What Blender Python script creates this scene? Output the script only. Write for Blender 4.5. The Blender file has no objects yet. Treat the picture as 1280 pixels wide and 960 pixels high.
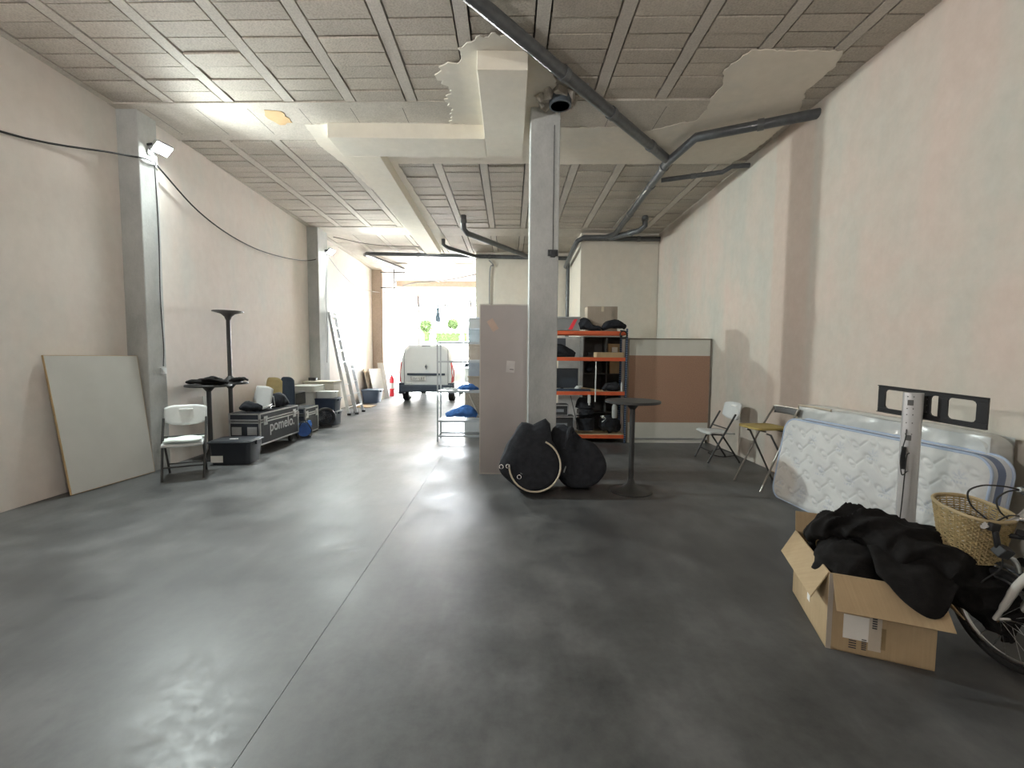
import bpy, bmesh, math, random
from mathutils import Vector, Matrix, noise

# ------------------------------------------------------------------ camera, world, light, exposure
S = bpy.context.scene
COL = S.collection
cam_d = bpy.data.cameras.new('camera'); cam = bpy.data.objects.new('camera', cam_d); COL.objects.link(cam)
cam_d.sensor_width = 36.0; cam_d.lens = 544.46 / 1280 * 36; cam_d.clip_start = 0.05; cam_d.clip_end = 300
_r = Vector((0.99996121, -0.00418788, 0.007748)); _u = Vector((-0.00746207, 0.06444691, 0.99789324)); _f = Vector((0.00467839, 0.99791235, -0.06441316))
cam.matrix_world = Matrix(((_r.x, _u.x, -_f.x, 0), (_r.y, _u.y, -_f.y, 0), (_r.z, _u.z, -_f.z, 1.5), (0, 0, 0, 1)))
S.camera = cam
W = bpy.data.worlds.new('World'); S.world = W; W.use_nodes = True
bg = W.node_tree.nodes['Background']; bg.inputs[0].default_value = (0.90, 0.95, 1.0, 1); bg.inputs[1].default_value = 22.0
S.view_settings.view_transform = 'Standard'; S.view_settings.look = 'None'
S.view_settings.gamma = 1.0; S.view_settings.use_curve_mapping = False
S.view_settings.exposure = 2.45
S.cycles.max_bounces = 10; S.cycles.diffuse_bounces = 7; S.cycles.glossy_bounces = 4; S.cycles.transparent_max_bounces = 12
S.cycles.sample_clamp_indirect = 6.0
def light(name, typ, loc, power, color, size=0.3, size_y=None, target=None, spot=None, portal=False):
    d = bpy.data.lights.new(name, typ); d.energy = power; d.color = color
    if typ == 'AREA':
        d.shape = 'RECTANGLE'; d.size = size; d.size_y = size_y or size
        if portal: d.cycles.is_portal = True
    elif typ == 'SPOT':
        d.shadow_soft_size = size; d.spot_size = spot or 2.4; d.spot_blend = 1.0
    else: d.shadow_soft_size = size
    o = bpy.data.objects.new(name, d); COL.objects.link(o); o.location = loc
    if target is not None:
        o.rotation_euler = (Vector(target) - Vector(loc)).to_track_quat('-Z', 'Y').to_euler()
    return o
light('door_portal', 'AREA', (-2.75, 21.4, 1.95), 1, (1, 1, 1), 3.5, 3.9, target=(-2.75, 0, 1.95), portal=True)
FLOOD = 150.0       # watts of the LED floodlights on the columns

# ------------------------------------------------------------------ helpers
R = math.radians
class MB:
    def __init__(s): s.v = []; s.f = []; s.m = []; s.mi = 0
    def add(s, vs, fs):
        k = len(s.v); s.v += [tuple(p) for p in vs]; s.f += [tuple(i + k for i in f) for f in fs]; s.m += [s.mi] * len(fs); return s
    def box(s, x0, x1, y0, y1, z0, z1):
        return s.add([(x0,y0,z0),(x1,y0,z0),(x1,y1,z0),(x0,y1,z0),(x0,y0,z1),(x1,y0,z1),(x1,y1,z1),(x0,y1,z1)],
                     [(0,3,2,1),(4,5,6,7),(0,1,5,4),(1,2,6,5),(2,3,7,6),(3,0,4,7)])
    def obox(s, c, size, rot=(0,0,0)):
        from mathutils import Euler
        M = Euler(rot).to_matrix(); c = Vector(c); h = Vector(size) / 2
        vs = [c + M @ Vector((sx*h.x, sy*h.y, sz*h.z)) for sz in (-1,1) for sx, sy in ((-1,-1),(1,-1),(1,1),(-1,1))]
        return s.add(vs, [(0,3,2,1),(4,5,6,7),(0,1,5,4),(1,2,6,5),(2,3,7,6),(3,0,4,7)])
    def rbox(s, x0, x1, y0, y1, z0, z1, r=0.02, n=3):
        """box with rounded vertical corners"""
        pts = []
        for cx, cy, a0 in ((x1-r,y1-r,0),(x0+r,y1-r,90),(x0+r,y0+r,180),(x1-r,y0+r,270)):
            for k in range(n+1):
                a = R(a0 + 90*k/n); pts.append((cx + r*math.cos(a), cy + r*math.sin(a)))
        return s.prism([(p[0], p[1], z0) for p in pts], (0,0,z1-z0))
    def prism(s, pts, d):
        n = len(pts); d = Vector(d); vs = [Vector(p) for p in pts] + [Vector(p) + d for p in pts]
        return s.add(vs, [tuple(range(n))[::-1], tuple(range(n, 2*n))] + [(i, (i+1) % n, n + (i+1) % n, n + i) for i in range(n)])
    def cyl(s, p0, p1, r0, r1=None, n=12, cap=True):
        r1 = r0 if r1 is None else r1; p0 = Vector(p0); p1 = Vector(p1); d = (p1-p0).normalized()
        a = d.orthogonal().normalized(); b = d.cross(a)
        vs = []
        for p, r in ((p0,r0),(p1,r1)):
            for k in range(n):
                t = 2*math.pi*k/n; vs.append(p + a*r*math.cos(t) + b*r*math.sin(t))
        fs = [(k, (k+1) % n, n+(k+1) % n, n+k) for k in range(n)]
        if cap: fs += [tuple(range(n))[::-1], tuple(range(n, 2*n))]
        return s.add(vs, fs)
    def tube(s, pts, r, n=8, closed=False, smooth=0):
        pts = [Vector(p) for p in pts]
        if smooth: pts = spline(pts, smooth, closed)
        m = len(pts); rs = r if isinstance(r, (list, tuple)) else [r]*m
        if len(rs) != m: rs = [rs[min(len(rs)-1, int(i*len(rs)/m))] for i in range(m)]
        vs = []; up = None
        for i, p in enumerate(pts):
            if closed: d = pts[(i+1) % m] - pts[i-1]
            else: d = pts[min(i+1, m-1)] - pts[max(i-1, 0)]
            d = d.normalized() if d.length > 1e-9 else Vector((0,0,1))
            if up is None: up = d.orthogonal().normalized()
            up = (up - d*up.dot(d)); up = up.normalized() if up.length > 1e-6 else d.orthogonal().normalized()
            b = d.cross(up)
            for k in range(n):
                t = 2*math.pi*k/n; vs.append(p + (up*math.cos(t) + b*math.sin(t))*rs[i])
        fs = []
        for i in range(m if closed else m-1):
            j = (i+1) % m
            for k in range(n): fs.append((i*n+k, i*n+(k+1) % n, j*n+(k+1) % n, j*n+k))
        if not closed: fs += [tuple(range(n))[::-1], tuple((m-1)*n + k for k in range(n))]
        return s.add(vs, fs)
    def lathe(s, prof, c=(0,0,0), n=32, axis='Z'):
        vs = []; c = Vector(c)
        for r, h in prof:
            for k in range(n):
                t = 2*math.pi*k/n; q = (r*math.cos(t), r*math.sin(t), h)
                if axis == 'Y': q = (q[0], q[2], q[1])
                if axis == 'X': q = (q[2], q[0], q[1])
                vs.append(c + Vector(q))
        m = len(prof); fs = []
        for i in range(m-1):
            for k in range(n): fs.append((i*n+k, i*n+(k+1) % n, (i+1)*n+(k+1) % n, (i+1)*n+k))
        fs += [tuple(range(n))[::-1], tuple((m-1)*n+k for k in range(n))]
        return s.add(vs, fs)
    def grid(s, fn, nu, nv, wrap_u=False, wrap_v=False):
        mu = nu if wrap_u else nu+1; mv = nv if wrap_v else nv+1
        vs = [fn(i/nu, j/nv) for i in range(mu) for j in range(mv)]
        fs = []
        for i in range(nu):
            for j in range(nv):
                a, b = (i+1) % mu if wrap_u else i+1, (j+1) % mv if wrap_v else j+1
                fs.append((i*mv+j, a*mv+j, a*mv+b, i*mv+b))
        return s.add(vs, fs)
    def build(s, name, mat, parent=None, origin=None, bevel=0, smooth=True, angle=38, solid=0, sub=0):
        me = bpy.data.meshes.new(name); o0 = Vector(origin) if origin is not None else Vector((0,0,0))
        me.from_pydata([tuple(Vector(p) - o0) for p in s.v], [], s.f)
        mats = mat if isinstance(mat, (list, tuple)) else [mat]
        for m_ in mats: me.materials.append(m_)
        if len(mats) > 1: me.polygons.foreach_set('material_index', s.m)
        bm = bmesh.new(); bm.from_mesh(me); bmesh.ops.recalc_face_normals(bm, faces=bm.faces); bm.to_mesh(me); bm.free()
        if smooth:
            me.shade_smooth(); me.set_sharp_from_angle(angle=R(angle))
        o = bpy.data.objects.new(name, me); COL.objects.link(o)
        if origin is not None: o.location = o0
        if parent is not None: o.parent = parent
        if solid:
            md = o.modifiers.new('solid', 'SOLIDIFY'); md.thickness = solid; md.offset = 0
        if bevel:
            md = o.modifiers.new('bevel', 'BEVEL'); md.width = bevel; md.segments = 2; md.limit_method = 'ANGLE'; md.angle_limit = R(40)
        if sub:
            md = o.modifiers.new('sub', 'SUBSURF'); md.levels = sub; md.render_levels = sub
        return o
def spline(pts, k, closed=False):
    out = []; n = len(pts)
    for i in range(n if closed else n-1):
        p0 = pts[i-1] if (closed or i > 0) else pts[0]*2 - pts[1]
        p1 = pts[i]; p2 = pts[(i+1) % n]
        p3 = pts[(i+2) % n] if (closed or i < n-2) else pts[-1]*2 - pts[-2]
        for j in range(k):
            t = j/k
            out.append(0.5*((2*p1) + (p2-p0)*t + (2*p0-5*p1+4*p2-p3)*t*t + (3*p1-p0-3*p2+p3)*t**3))
    if not closed: out.append(pts[-1])
    return out
def tag(o, label=None, cat=None, group=None, kind=None):
    if label: o['label'] = label
    if cat: o['category'] = cat
    if group: o['group'] = group
    if kind: o['kind'] = kind
    return o
def thing(name, label, cat, loc=(0,0,0), rz=0.0, group=None):
    o = bpy.data.objects.new(name, None); COL.objects.link(o); o.empty_display_size = .1
    o.location = loc; o.rotation_euler = (0, 0, rz); return tag(o, label, cat, group)
def lab(o, label): o['label'] = label; return o
def copy_tree(o, parent=None):
    c = o.copy(); COL.objects.link(c)
    if parent is not None: c.parent = parent
    for ch in [x for x in bpy.data.objects if x.parent is o]: copy_tree(ch, c)
    return c
def sweep(spine, radii, seed=0, n=28, k=6, amp=.03, freq=4.0, fold=0.0, flat=None):
    """closed soft lump swept along a spine with elliptical sections; noise and folds displace it"""
    sp = spline([Vector(p) for p in spine], k); rr = spline([Vector((a, b, 0)) for a, b in radii], k)
    m = len(sp); vs = []
    mbx = MB(); off = Vector((seed*7.3, seed*3.1, seed*1.7))
    for i, p in enumerate(sp):
        d = (sp[min(i+1, m-1)] - sp[max(i-1, 0)]).normalized()
        side = d.cross(Vector((0,0,1))); side = side.normalized() if side.length > .05 else Vector((1,0,0))
        up = side.cross(d).normalized()
        e = 1.0
        for j in range(n):
            t = 2*math.pi*j/n
            q = p + side*math.cos(t)*rr[i].x + up*math.sin(t)*rr[i].y
            w = noise.noise(q*freq + off)*amp + abs(noise.noise(q*freq*2.1 + off))*amp*-.8
            if fold: w += (1-abs(noise.noise(Vector((q.x*freq*.8, q.y*freq*3.2, q.z*freq*.9)) + off)*2.2))*fold - fold
            nrm = (q-p).normalized()
            q = q + nrm*w
            if flat is not None and q.z < flat: q.z = flat + (q.z-flat)*.02
            vs.append(q)
    fs = []
    for i in range(m-1):
        for j in range(n): fs.append((i*n+j, i*n+(j+1) % n, (i+1)*n+(j+1) % n, (i+1)*n+j))
    k0 = len(vs); c0 = sum((vs[j] for j in range(n)), Vector())/n; c1 = sum((vs[(m-1)*n+j] for j in range(n)), Vector())/n
    vs += [c0, c1]
    fs += [(k0, (j+1) % n, j) for j in range(n)] + [(k0+1, (m-1)*n+j, (m-1)*n+(j+1) % n) for j in range(n)]
    return mbx.add(vs, fs)

def text(parent, body_, size, loc, rot, m, nm='lettering', ext=.002, off=0.0):
    cu = bpy.data.curves.new(nm, 'FONT'); cu.body = body_; cu.size = size; cu.extrude = ext; cu.offset = off
    tmp = bpy.data.objects.new(nm + '_tmp', cu); COL.objects.link(tmp)
    me = bpy.data.meshes.new_from_object(tmp.evaluated_get(bpy.context.evaluated_depsgraph_get())); me.name = nm
    bpy.data.objects.remove(tmp); bpy.data.curves.remove(cu); me.materials.clear(); me.materials.append(m)
    o = bpy.data.objects.new(nm, me); COL.objects.link(o); o.parent = parent; o.location = loc; o.rotation_euler = rot; return o

# ------------------------------------------------------------------ materials
MATS = {}
def nodes(name):
    m = bpy.data.materials.new(name); m.use_nodes = True; nt = m.node_tree
    return m, nt, nt.nodes['Principled BSDF']
def ramp(nt, fac, stops):
    r = nt.nodes.new('ShaderNodeValToRGB'); e = r.color_ramp.elements
    while len(e) < len(stops): e.new(.5)
    for i, (p, c) in enumerate(stops): e[i].position = p; e[i].color = (*c, 1)
    nt.links.new(fac, r.inputs[0]); return r.outputs[0]
def tex(nt, scale, detail=4, rough=.55, vec=None, dist=0.0):
    t = nt.nodes.new('ShaderNodeTexNoise'); t.inputs['Scale'].default_value = scale; t.inputs['Detail'].default_value = detail
    t.inputs['Roughness'].default_value = rough; t.inputs['Distortion'].default_value = dist
    if vec is None:
        tc = nt.nodes.new('ShaderNodeTexCoord'); vec = tc.outputs['Object']
    nt.links.new(vec, t.inputs['Vector']); return t.outputs['Fac']
def mapping(nt, scale=(1,1,1), loc=(0,0,0)):
    tc = nt.nodes.new('ShaderNodeTexCoord'); mp = nt.nodes.new('ShaderNodeMapping')
    mp.inputs['Scale'].default_value = scale; mp.inputs['Location'].default_value = loc
    nt.links.new(tc.outputs['Object'], mp.inputs[0]); return mp.outputs[0]
def mix(nt, fac, a, b, mode='MIX'):
    x = nt.nodes.new('ShaderNodeMix'); x.data_type = 'RGBA'; x.blend_type = mode
    for sock, val in ((x.inputs[0], fac), (x.inputs[6], a), (x.inputs[7], b)):
        if isinstance(val, (int, float)): sock.default_value = val
        elif isinstance(val, tuple): sock.default_value = (*val, 1)
        else: nt.links.new(val, sock)
    return x.outputs[2]
def bump(nt, h, strength, dist, bs):
    b = nt.nodes.new('ShaderNodeBump'); b.inputs['Strength'].default_value = strength; b.inputs['Distance'].default_value = dist
    nt.links.new(h, b.inputs['Height']); nt.links.new(b.outputs[0], bs.inputs['Normal'])
def M(name, c, rough=.5, metal=0.0, var=.12, scale=6.0, bmp=0.0, bscale=60.0, coat=0.0, spec=None):
    if name in MATS: return MATS[name]
    m, nt, bs = nodes(name)
    a = tuple(x*(1-var) for x in c); b = tuple(min(1, x*(1+var)) for x in c)
    f = tex(nt, scale, 5)
    nt.links.new(ramp(nt, f, [(.3, a), (.7, b)]), bs.inputs['Base Color'])
    bs.inputs['Roughness'].default_value = rough; bs.inputs['Metallic'].default_value = metal
    if coat: bs.inputs['Coat Weight'].default_value = coat
    if spec is not None: bs.inputs['Specular IOR Level'].default_value = spec
    if bmp: bump(nt, tex(nt, bscale, 4), bmp, .01, bs)
    MATS[name] = m; return m
def emis(name, c, s):
    m, nt, bs = nodes(name); bs.inputs['Emission Color'].default_value = (*c, 1); bs.inputs['Emission Strength'].default_value = s
    bs.inputs['Base Color'].default_value = (*c, 1); MATS[name] = m; return m

def plaster(name, warm, cool, pale, rough=.85, seed=0, stripe=None):
    m, nt, bs = nodes(name)
    v = mapping(nt, (1, 1, .8), (seed, seed*2, 0))
    big = tex(nt, .38, 3, .5, v, .6); mid = tex(nt, 1.7, 5, .6, v, .4); fine = tex(nt, 9, 6, .65, v)
    vstreak = tex(nt, 1.0, 4, .55, mapping(nt, (2.6, 2.6, .35), (seed, 0, 3)))
    f = mix(nt, .45, big, mid); f = mix(nt, .28, f, vstreak)
    c = ramp(nt, f, [(.40, warm), (.5, pale), (.585, cool)])
    if stripe:
        y0, y1, col = stripe
        tc = nt.nodes.new('ShaderNodeTexCoord'); sp = nt.nodes.new('ShaderNodeSeparateXYZ'); nt.links.new(tc.outputs['Object'], sp.inputs[0])
        j = nt.nodes.new('ShaderNodeMath'); j.operation = 'MULTIPLY_ADD'; j.inputs[1].default_value = .12
        nt.links.new(mid, j.inputs[0]); nt.links.new(sp.outputs['Y'], j.inputs[2])
        mr = nt.nodes.new('ShaderNodeMapRange'); mr.inputs[1].default_value = y0; mr.inputs[2].default_value = y0 + .1
        mr2 = nt.nodes.new('ShaderNodeMapRange'); mr2.inputs[1].default_value = y1; mr2.inputs[2].default_value = y1 + .05
        mr2.inputs[3].default_value = 1; mr2.inputs[4].default_value = 0
        nt.links.new(j.outputs[0], mr.inputs[0]); nt.links.new(j.outputs[0], mr2.inputs[0])
        mm = nt.nodes.new('ShaderNodeMath'); mm.operation = 'MULTIPLY'; nt.links.new(mr.outputs[0], mm.inputs[0]); nt.links.new(mr2.outputs[0], mm.inputs[1])
        k = nt.nodes.new('ShaderNodeMath'); k.operation = 'MULTIPLY'; k.inputs[1].default_value = .7; nt.links.new(mm.outputs[0], k.inputs[0])
        c = mix(nt, k.outputs[0], c, col)
    c = mix(nt, .10, c, ramp(nt, fine, [(.3, (.35,.33,.3)), (.7, (.9,.88,.84))]))
    nt.links.new(c, bs.inputs['Base Color']); bs.inputs['Roughness'].default_value = rough
    bump(nt, mix(nt, .5, mid, fine), .25, .01, bs); MATS[name] = m; return m
WALL_L = plaster('plaster_left', (.76,.67,.62), (.69,.67,.63), (.74,.68,.63), seed=2)
WALL_R = plaster('plaster_right', (.56,.45,.385), (.455,.445,.39), (.515,.46,.395), seed=5, stripe=(5.2, 5.95, (.52,.405,.335)))
WALL_B = plaster('plaster_back', (.76,.70,.60), (.70,.68,.60), (.74,.69,.60), seed=9)
GYP = plaster('gypsum_patch', (.78,.71,.61), (.70,.66,.58), (.76,.70,.60), seed=4)
CREAM = plaster('duct_board', (.80,.74,.62), (.76,.72,.62), (.80,.75,.64), seed=6)

def concrete(name, dark, light_, rough=.8, sc=1.0, rnd=0.0, bmp=.3, fine=.25):
    m, nt, bs = nodes(name)
    v = mapping(nt, (sc, sc, sc*.6)); a = tex(nt, 1.3, 5, .6, v, .5); b = tex(nt, 14, 6, .7, v); p = tex(nt, 55, 3, .6, v)
    c = ramp(nt, mix(nt, .35 if fine > .2 else .2, a, b), [(.36, dark), (.64, light_)])
    if rnd:
        oi = nt.nodes.new('ShaderNodeObjectInfo')
        c = mix(nt, 1.0, c, ramp(nt, oi.outputs['Random'], [(0, (1-rnd,)*3), (1, (1,1,1))]), 'MULTIPLY')
    c = mix(nt, fine, c, ramp(nt, p, [(.35, tuple(x*.55 for x in dark)), (.6, light_)]))
    nt.links.new(c, bs.inputs['Base Color']); bs.inputs['Roughness'].default_value = rough
    bump(nt, mix(nt, .5, b, p), bmp, .012, bs); MATS[name] = m; return m
CONC = concrete('column_concrete', (.36,.375,.37), (.56,.57,.555), fine=.08)
CONC_W = concrete('warm_concrete', (.42,.34,.27), (.55,.46,.38))
BLOCK = concrete('ceiling_block', (.44,.39,.325), (.66,.60,.52), rnd=.2, bmp=.6)
JOIST = concrete('ceiling_joist', (.52,.475,.42), (.68,.63,.56), rnd=.1)
BEAMC = concrete('beam_concrete', (.47,.43,.37), (.66,.61,.54))
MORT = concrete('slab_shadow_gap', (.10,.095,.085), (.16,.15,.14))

def floor_mat():
    m, nt, bs = nodes('polished_concrete')
    v = mapping(nt, (1,1,1)); a = tex(nt, .55, 4, .6, v, .2); b = tex(nt, 2.0, 5, .55, v, .15); s_ = tex(nt, 1.0, 5, .6, mapping(nt, (5.0, 1.2, 1), (3,1,0)), .1); f = tex(nt, 18, 5, .7, v)
    x = mix(nt, .50, a, b); x = mix(nt, .15, x, s_)
    c = ramp(nt, x, [(.39, (.040,.041,.043)), (.5, (.080,.081,.082)), (.61, (.150,.150,.150))])
    c = mix(nt, .20, c, ramp(nt, f, [(.35, (.04,.04,.045)), (.65, (.15,.15,.15))]))
    nt.links.new(c, bs.inputs['Base Color'])
    nt.links.new(ramp(nt, mix(nt, .4, b, f), [(.35, (.34,)*3), (.65, (.56,)*3)]), bs.inputs['Roughness'])
    bs.inputs['Specular IOR Level'].default_value = .45
    bump(nt, b, .05, .02, bs); MATS['polished_concrete'] = m; return m
FLOOR = floor_mat()
def card(name, c1, c2):
    m, nt, bs = nodes(name); f = tex(nt, 2.5, 5, .6); w = tex(nt, 1, 2, .5, mapping(nt, (120, 3, 3)))
    c = ramp(nt, mix(nt, .25, f, w), [(.35, c1), (.65, c2)]); nt.links.new(c, bs.inputs['Base Color']); bs.inputs['Roughness'].default_value = .85
    MATS[name] = m; return m
KRAFT = card('kraft_cardboard', (.36,.26,.15), (.47,.35,.21))
KRAFT2 = card('grey_cardboard', (.30,.25,.20), (.38,.32,.26))
BLACKC = M('black_cloth', (.012,.011,.011), .95, var=.3, scale=30, bmp=.35, bscale=220, spec=.2)
NAVYC = M('charcoal_nylon', (.020,.022,.028), .8, var=.3, scale=18, bmp=.3, bscale=150, spec=.3)
DARKP = M('dark_plastic', (.03,.032,.036), .45, var=.2, scale=9)
BLACKM = M('black_metal', (.022,.022,.024), .42, .3, var=.2)
GREYM = M('grey_painted_steel', (.05,.05,.05), .5, .3, var=.15)
ALU = M('aluminium', (.62,.63,.64), .32, 1.0, var=.06)
ALUD = M('brushed_aluminium', (.55,.56,.57), .42, .8, var=.08)
CHROME = M('chrome', (.75,.76,.78), .14, 1.0, var=.03)
STEELT = M('steel_tube', (.22,.21,.20), .3, .9, var=.1)
WHITEP = M('white_plastic', (.66,.68,.68), .5, var=.05)
WHITE = M('white_paint', (.78,.78,.76), .55, var=.05)
PVC = M('grey_pipe', (.095,.10,.105), .28, var=.2, scale=14)
PVCL = M('pipe_coupling', (.13,.135,.14), .3, var=.15)
BLUEP = M('rack_blue_steel', (.025,.055,.12), .45, .3, var=.15)
ORANGE = M('rack_orange_steel', (.72,.13,.045), .5, .1, var=.1)
CHIP = M('chipboard', (.48,.37,.23), .8, var=.2, scale=40)
RUBBER = M('rubber', (.018,.018,.018), .75, var=.2)
REDP = M('red_paint', (.75,.03,.05), .4, var=.08)
CABLE = M('black_cable', (.02,.02,.02), .6, var=.1)
CABLEG = M('grey_cable', (.28,.28,.27), .6, var=.1)
BLUE = M('blue_plastic', (.03,.12,.42), .5, var=.25)
BLUEC = M('blue_cloth', (.05,.15,.42), .85, var=.35, scale=14, bmp=.3)
PAPER = M('paper_label', (.78,.76,.72), .8, var=.05)
INK = M('printing_ink', (.05,.05,.06), .8, var=.05)
# ------------------------------------------------------------------ the setting
CZ = 4.43
def struct(o, kind='structure', label=None): o['kind'] = kind; (label and lab(o, label)); return o
XJ = -1.0
fl = MB(); fl.box(-6.0, XJ-.0014, -4.5, 21.6, -.12, 0); fl.box(XJ+.0014, 4.6, -4.5, 21.6, -.12, 0)
floor = struct(fl.build('floor', FLOOR), label='dark grey polished concrete floor slab running through the hall')
jt = MB(); jt.box(XJ-.0014, XJ+.0014, -4.5, 21.6, -.12, -.008); jo = jt.build('joint', M('joint_filler', (.035,.035,.035), .9), floor)

def prismwall(name, pts, z0, z1, m, label=None):
    b = MB(); b.prism([(x, y, z0) for x, y in pts], (0, 0, z1-z0)); return struct(b.build(name, m, smooth=False), label=label)
prismwall('wall_left', [(-4.75,-4.5),(-4.75,5.44),(-4.95,5.44),(-4.95,-4.5)], 0, 4.62, WALL_L, 'plastered left wall nearest the camera, before the first concrete column')
prismwall('wall_left.001', [(-4.56,5.73),(-4.70,10.24),(-4.95,10.24),(-4.95,5.73)], 0, 4.62, WALL_L, 'pinkish plastered left wall between first and second columns')
prismwall('wall_left.002', [(-4.70,10.77),(-4.78,15.2),(-4.95,15.2),(-4.95,10.77)], 0, 4.62, WALL_L, 'plastered left wall behind the ladder')
prismwall('wall_left.003', [(-4.52,15.62),(-4.52,21.5),(-4.95,21.5),(-4.95,15.62)], 0, 4.62, WALL_L, 'bright plastered left wall beside the van and the street door')
prismwall('wall_right', [(3.505,-4.5),(3.505,10.75),(3.75,10.75),(3.75,-4.5)], 0, 4.62, WALL_R, 'tall beige plastered right wall with mottled patches')
prismwall('wall_back', [(1.66,10.5),(3.505,10.5),(3.505,12.6),(1.66,12.6)], 0, 4.62, WALL_B, 'beige plastered wall block closing the right side behind the rack')
prismwall('wall_back.001', [(-1.0,12.6),(1.66,12.6),(1.66,12.85),(-.8,12.85),(-.8,21.5),(-1.0,21.5)], 0, 4.62, WALL_B, 'plastered wall of the inner room beside the van bay')
prismwall('wall_front', [(-4.95,-4.7),(3.75,-4.7),(3.75,-4.5),(-4.95,-4.5)], 0, 4.62, WALL_L, 'plastered wall behind the camera')
def column(x0, x1, y0, y1, m, label, name='column'):
    b = MB(); b.box(x0, x1, y0, y1, 0, CZ+.02)
    return struct(b.build(name, m, origin=((x0+x1)/2, (y0+y1)/2, 0), bevel=.012, smooth=False), label=label)
column(-4.95, -4.50, 5.44, 5.73, CONC, 'bare concrete column carrying the nearer floodlight')
column(-4.95, -4.45, 10.24, 10.77, CONC, 'bare concrete column behind the leaning ladder')
column(-4.95, -4.42, 15.2, 15.62, CONC_W, 'tan concrete column near the fire extinguisher')
cc = column(.22, .57, 5.30, 5.64, CONC, 'free-standing grey concrete column in the middle of the hall')
# broken rim around the column head
b = MB()
rr = random.Random(3)
for k in range(9):
    a = k/9*2*math.pi; b.obox((.5+.2*math.cos(a), 5.12+.16*math.sin(a), 4.40), (.09+rr.random()*.06, .08, .05+rr.random()*.04), (rr.random(), rr.random(), rr.random()*3))
q = b.build('broken_rim', BEAMC, cc, bevel=.01); q.location = -cc.location

# ceiling: slab, then joists and blocks bay by bay
def ceiling_bay(name, y0, y1, xj, pitch, n, zj, label, first_visible, skewed=True, rows_pitch=.2045, gap=.017):
    sk = -.028 if skewed else 0.0
    b = MB(); b.box(-5.0, 3.8, y0-.12, y1+.12, CZ+.05, CZ+.19)
    root = struct(b.build(name, MORT, smooth=False), label=label)
    jw = .115
    jb = MB(); jb.box(-jw/2, jw/2, y0, y1, -.004, .06)
    jme = None
    for k in range(n):
        x = xj + k*pitch
        if x > 3.55 or x < -4.95: continue
        if jme is None:
            j0 = jb.build('joist', JOIST, root, smooth=False); jme = j0.data; j = j0
        else:
            j = bpy.data.objects.new('joist', jme); COL.objects.link(j); j.parent = root
        j.location = (x, sk*x, CZ)
    bw = pitch - jw - gap*2
    bb = MB(); h = (rows_pitch-gap)/2
    bb.prism([(-bw/2, -h - sk*bw/2*-1*0, 0), (bw/2, -h, 0), (bw/2, h, 0), (-bw/2, h, 0)], (0,0,.055))
    bme = None; rg = random.Random(len(name)+int(y0*10))
    nr = int((y1-y0)/rows_pitch)
    for k in range(-1, n):
        xc = xj + (k+.5)*pitch
        if xc - bw/2 > 3.5 or xc + bw/2 < -4.9: continue
        for r_ in range(nr):
            yc = y1 - (r_+.5)*rows_pitch
            if yc < first_visible: continue
            if bme is None:
                o = bb.build('block', BLOCK, root, bevel=0, smooth=False); bme = o.data
            else:
                o = bpy.data.objects.new('block', bme); COL.objects.link(o); o.parent = root
            o.location = (xc, yc + sk*xc + rg.uniform(-.002,.002), CZ + rg.uniform(-.010,.008))
            o.rotation_euler = (rg.uniform(-.012,.012), rg.uniform(-.006,.006), sk + rg.uniform(-.004,.004))
    return root
ceiling_bay('ceiling', 2.0, 5.20, -4.01-.7125, .7125, 13, CZ, 'near ceiling bay of concrete infill blocks between joists', 2.9)
ceiling_bay('ceiling.001', 6.08, 10.22, -4.65, .703, 13, CZ, 'middle ceiling bay of concrete blocks between joists', 6.0, rows_pitch=.2045)
ceiling_bay('ceiling.002', 10.85, 15.0, -4.65, .703, 13, CZ, 'far ceiling bay of long pale boards and joists above the ladder', 10.9, skewed=False, rows_pitch=.83)
b = MB(); b.box(-5.0, 3.8, -4.6, 2.0, CZ, CZ+.2); struct(b.build('ceiling.003', BLOCK, smooth=False), label='plain ceiling above and behind the camera')
b = MB(); b.prism([(-5.0,5.2+.14,CZ-.012),(3.8,5.2-.106,CZ-.012),(3.8,6.08-.106,CZ-.012),(-5.0,6.08+.14,CZ-.012)], (0,0,.2)); bm1 = struct(b.build('ceiling_beam', BEAMC, smooth=False), label='flush concrete beam across the ceiling from the first column')
b = MB()
for k in range(13):
    x = -4.4 + k*.62; b.box(x, x+.006, 5.32-.028*x-.0, 5.92-.028*x, CZ-.0128, CZ)
b.build('seam', MORT, bm1, smooth=False)
b = MB(); b.box(-5.0, 3.8, 10.22, 10.85, CZ-.012, CZ+.2); struct(b.build('ceiling_beam.001', BEAMC, smooth=False), label='flush concrete beam across the ceiling at the second column')
b = MB(); b.box(-5.0, 3.8, 15.0, 15.75, CZ-.012, CZ+.2); struct(b.build('ceiling_beam.002', BEAMC, smooth=False), label='flush concrete beam across the ceiling at the third column')
b = MB(); b.box(-5.0, -.8, 15.75, 17.5, CZ, CZ+.2); b.box(-5.0, -.8, 17.5, 21.6, CZ+.1, CZ+.25); struct(b.build('ceiling.004', JOIST, smooth=False), label='ceiling over the van bay')
b = MB(); b.box(-4.8, -.8, 17.5, 17.62, 4.20, CZ+.1); struct(b.build('trim_1', CONC_W, smooth=False), label='downstand beam edge where the van bay begins')
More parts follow.
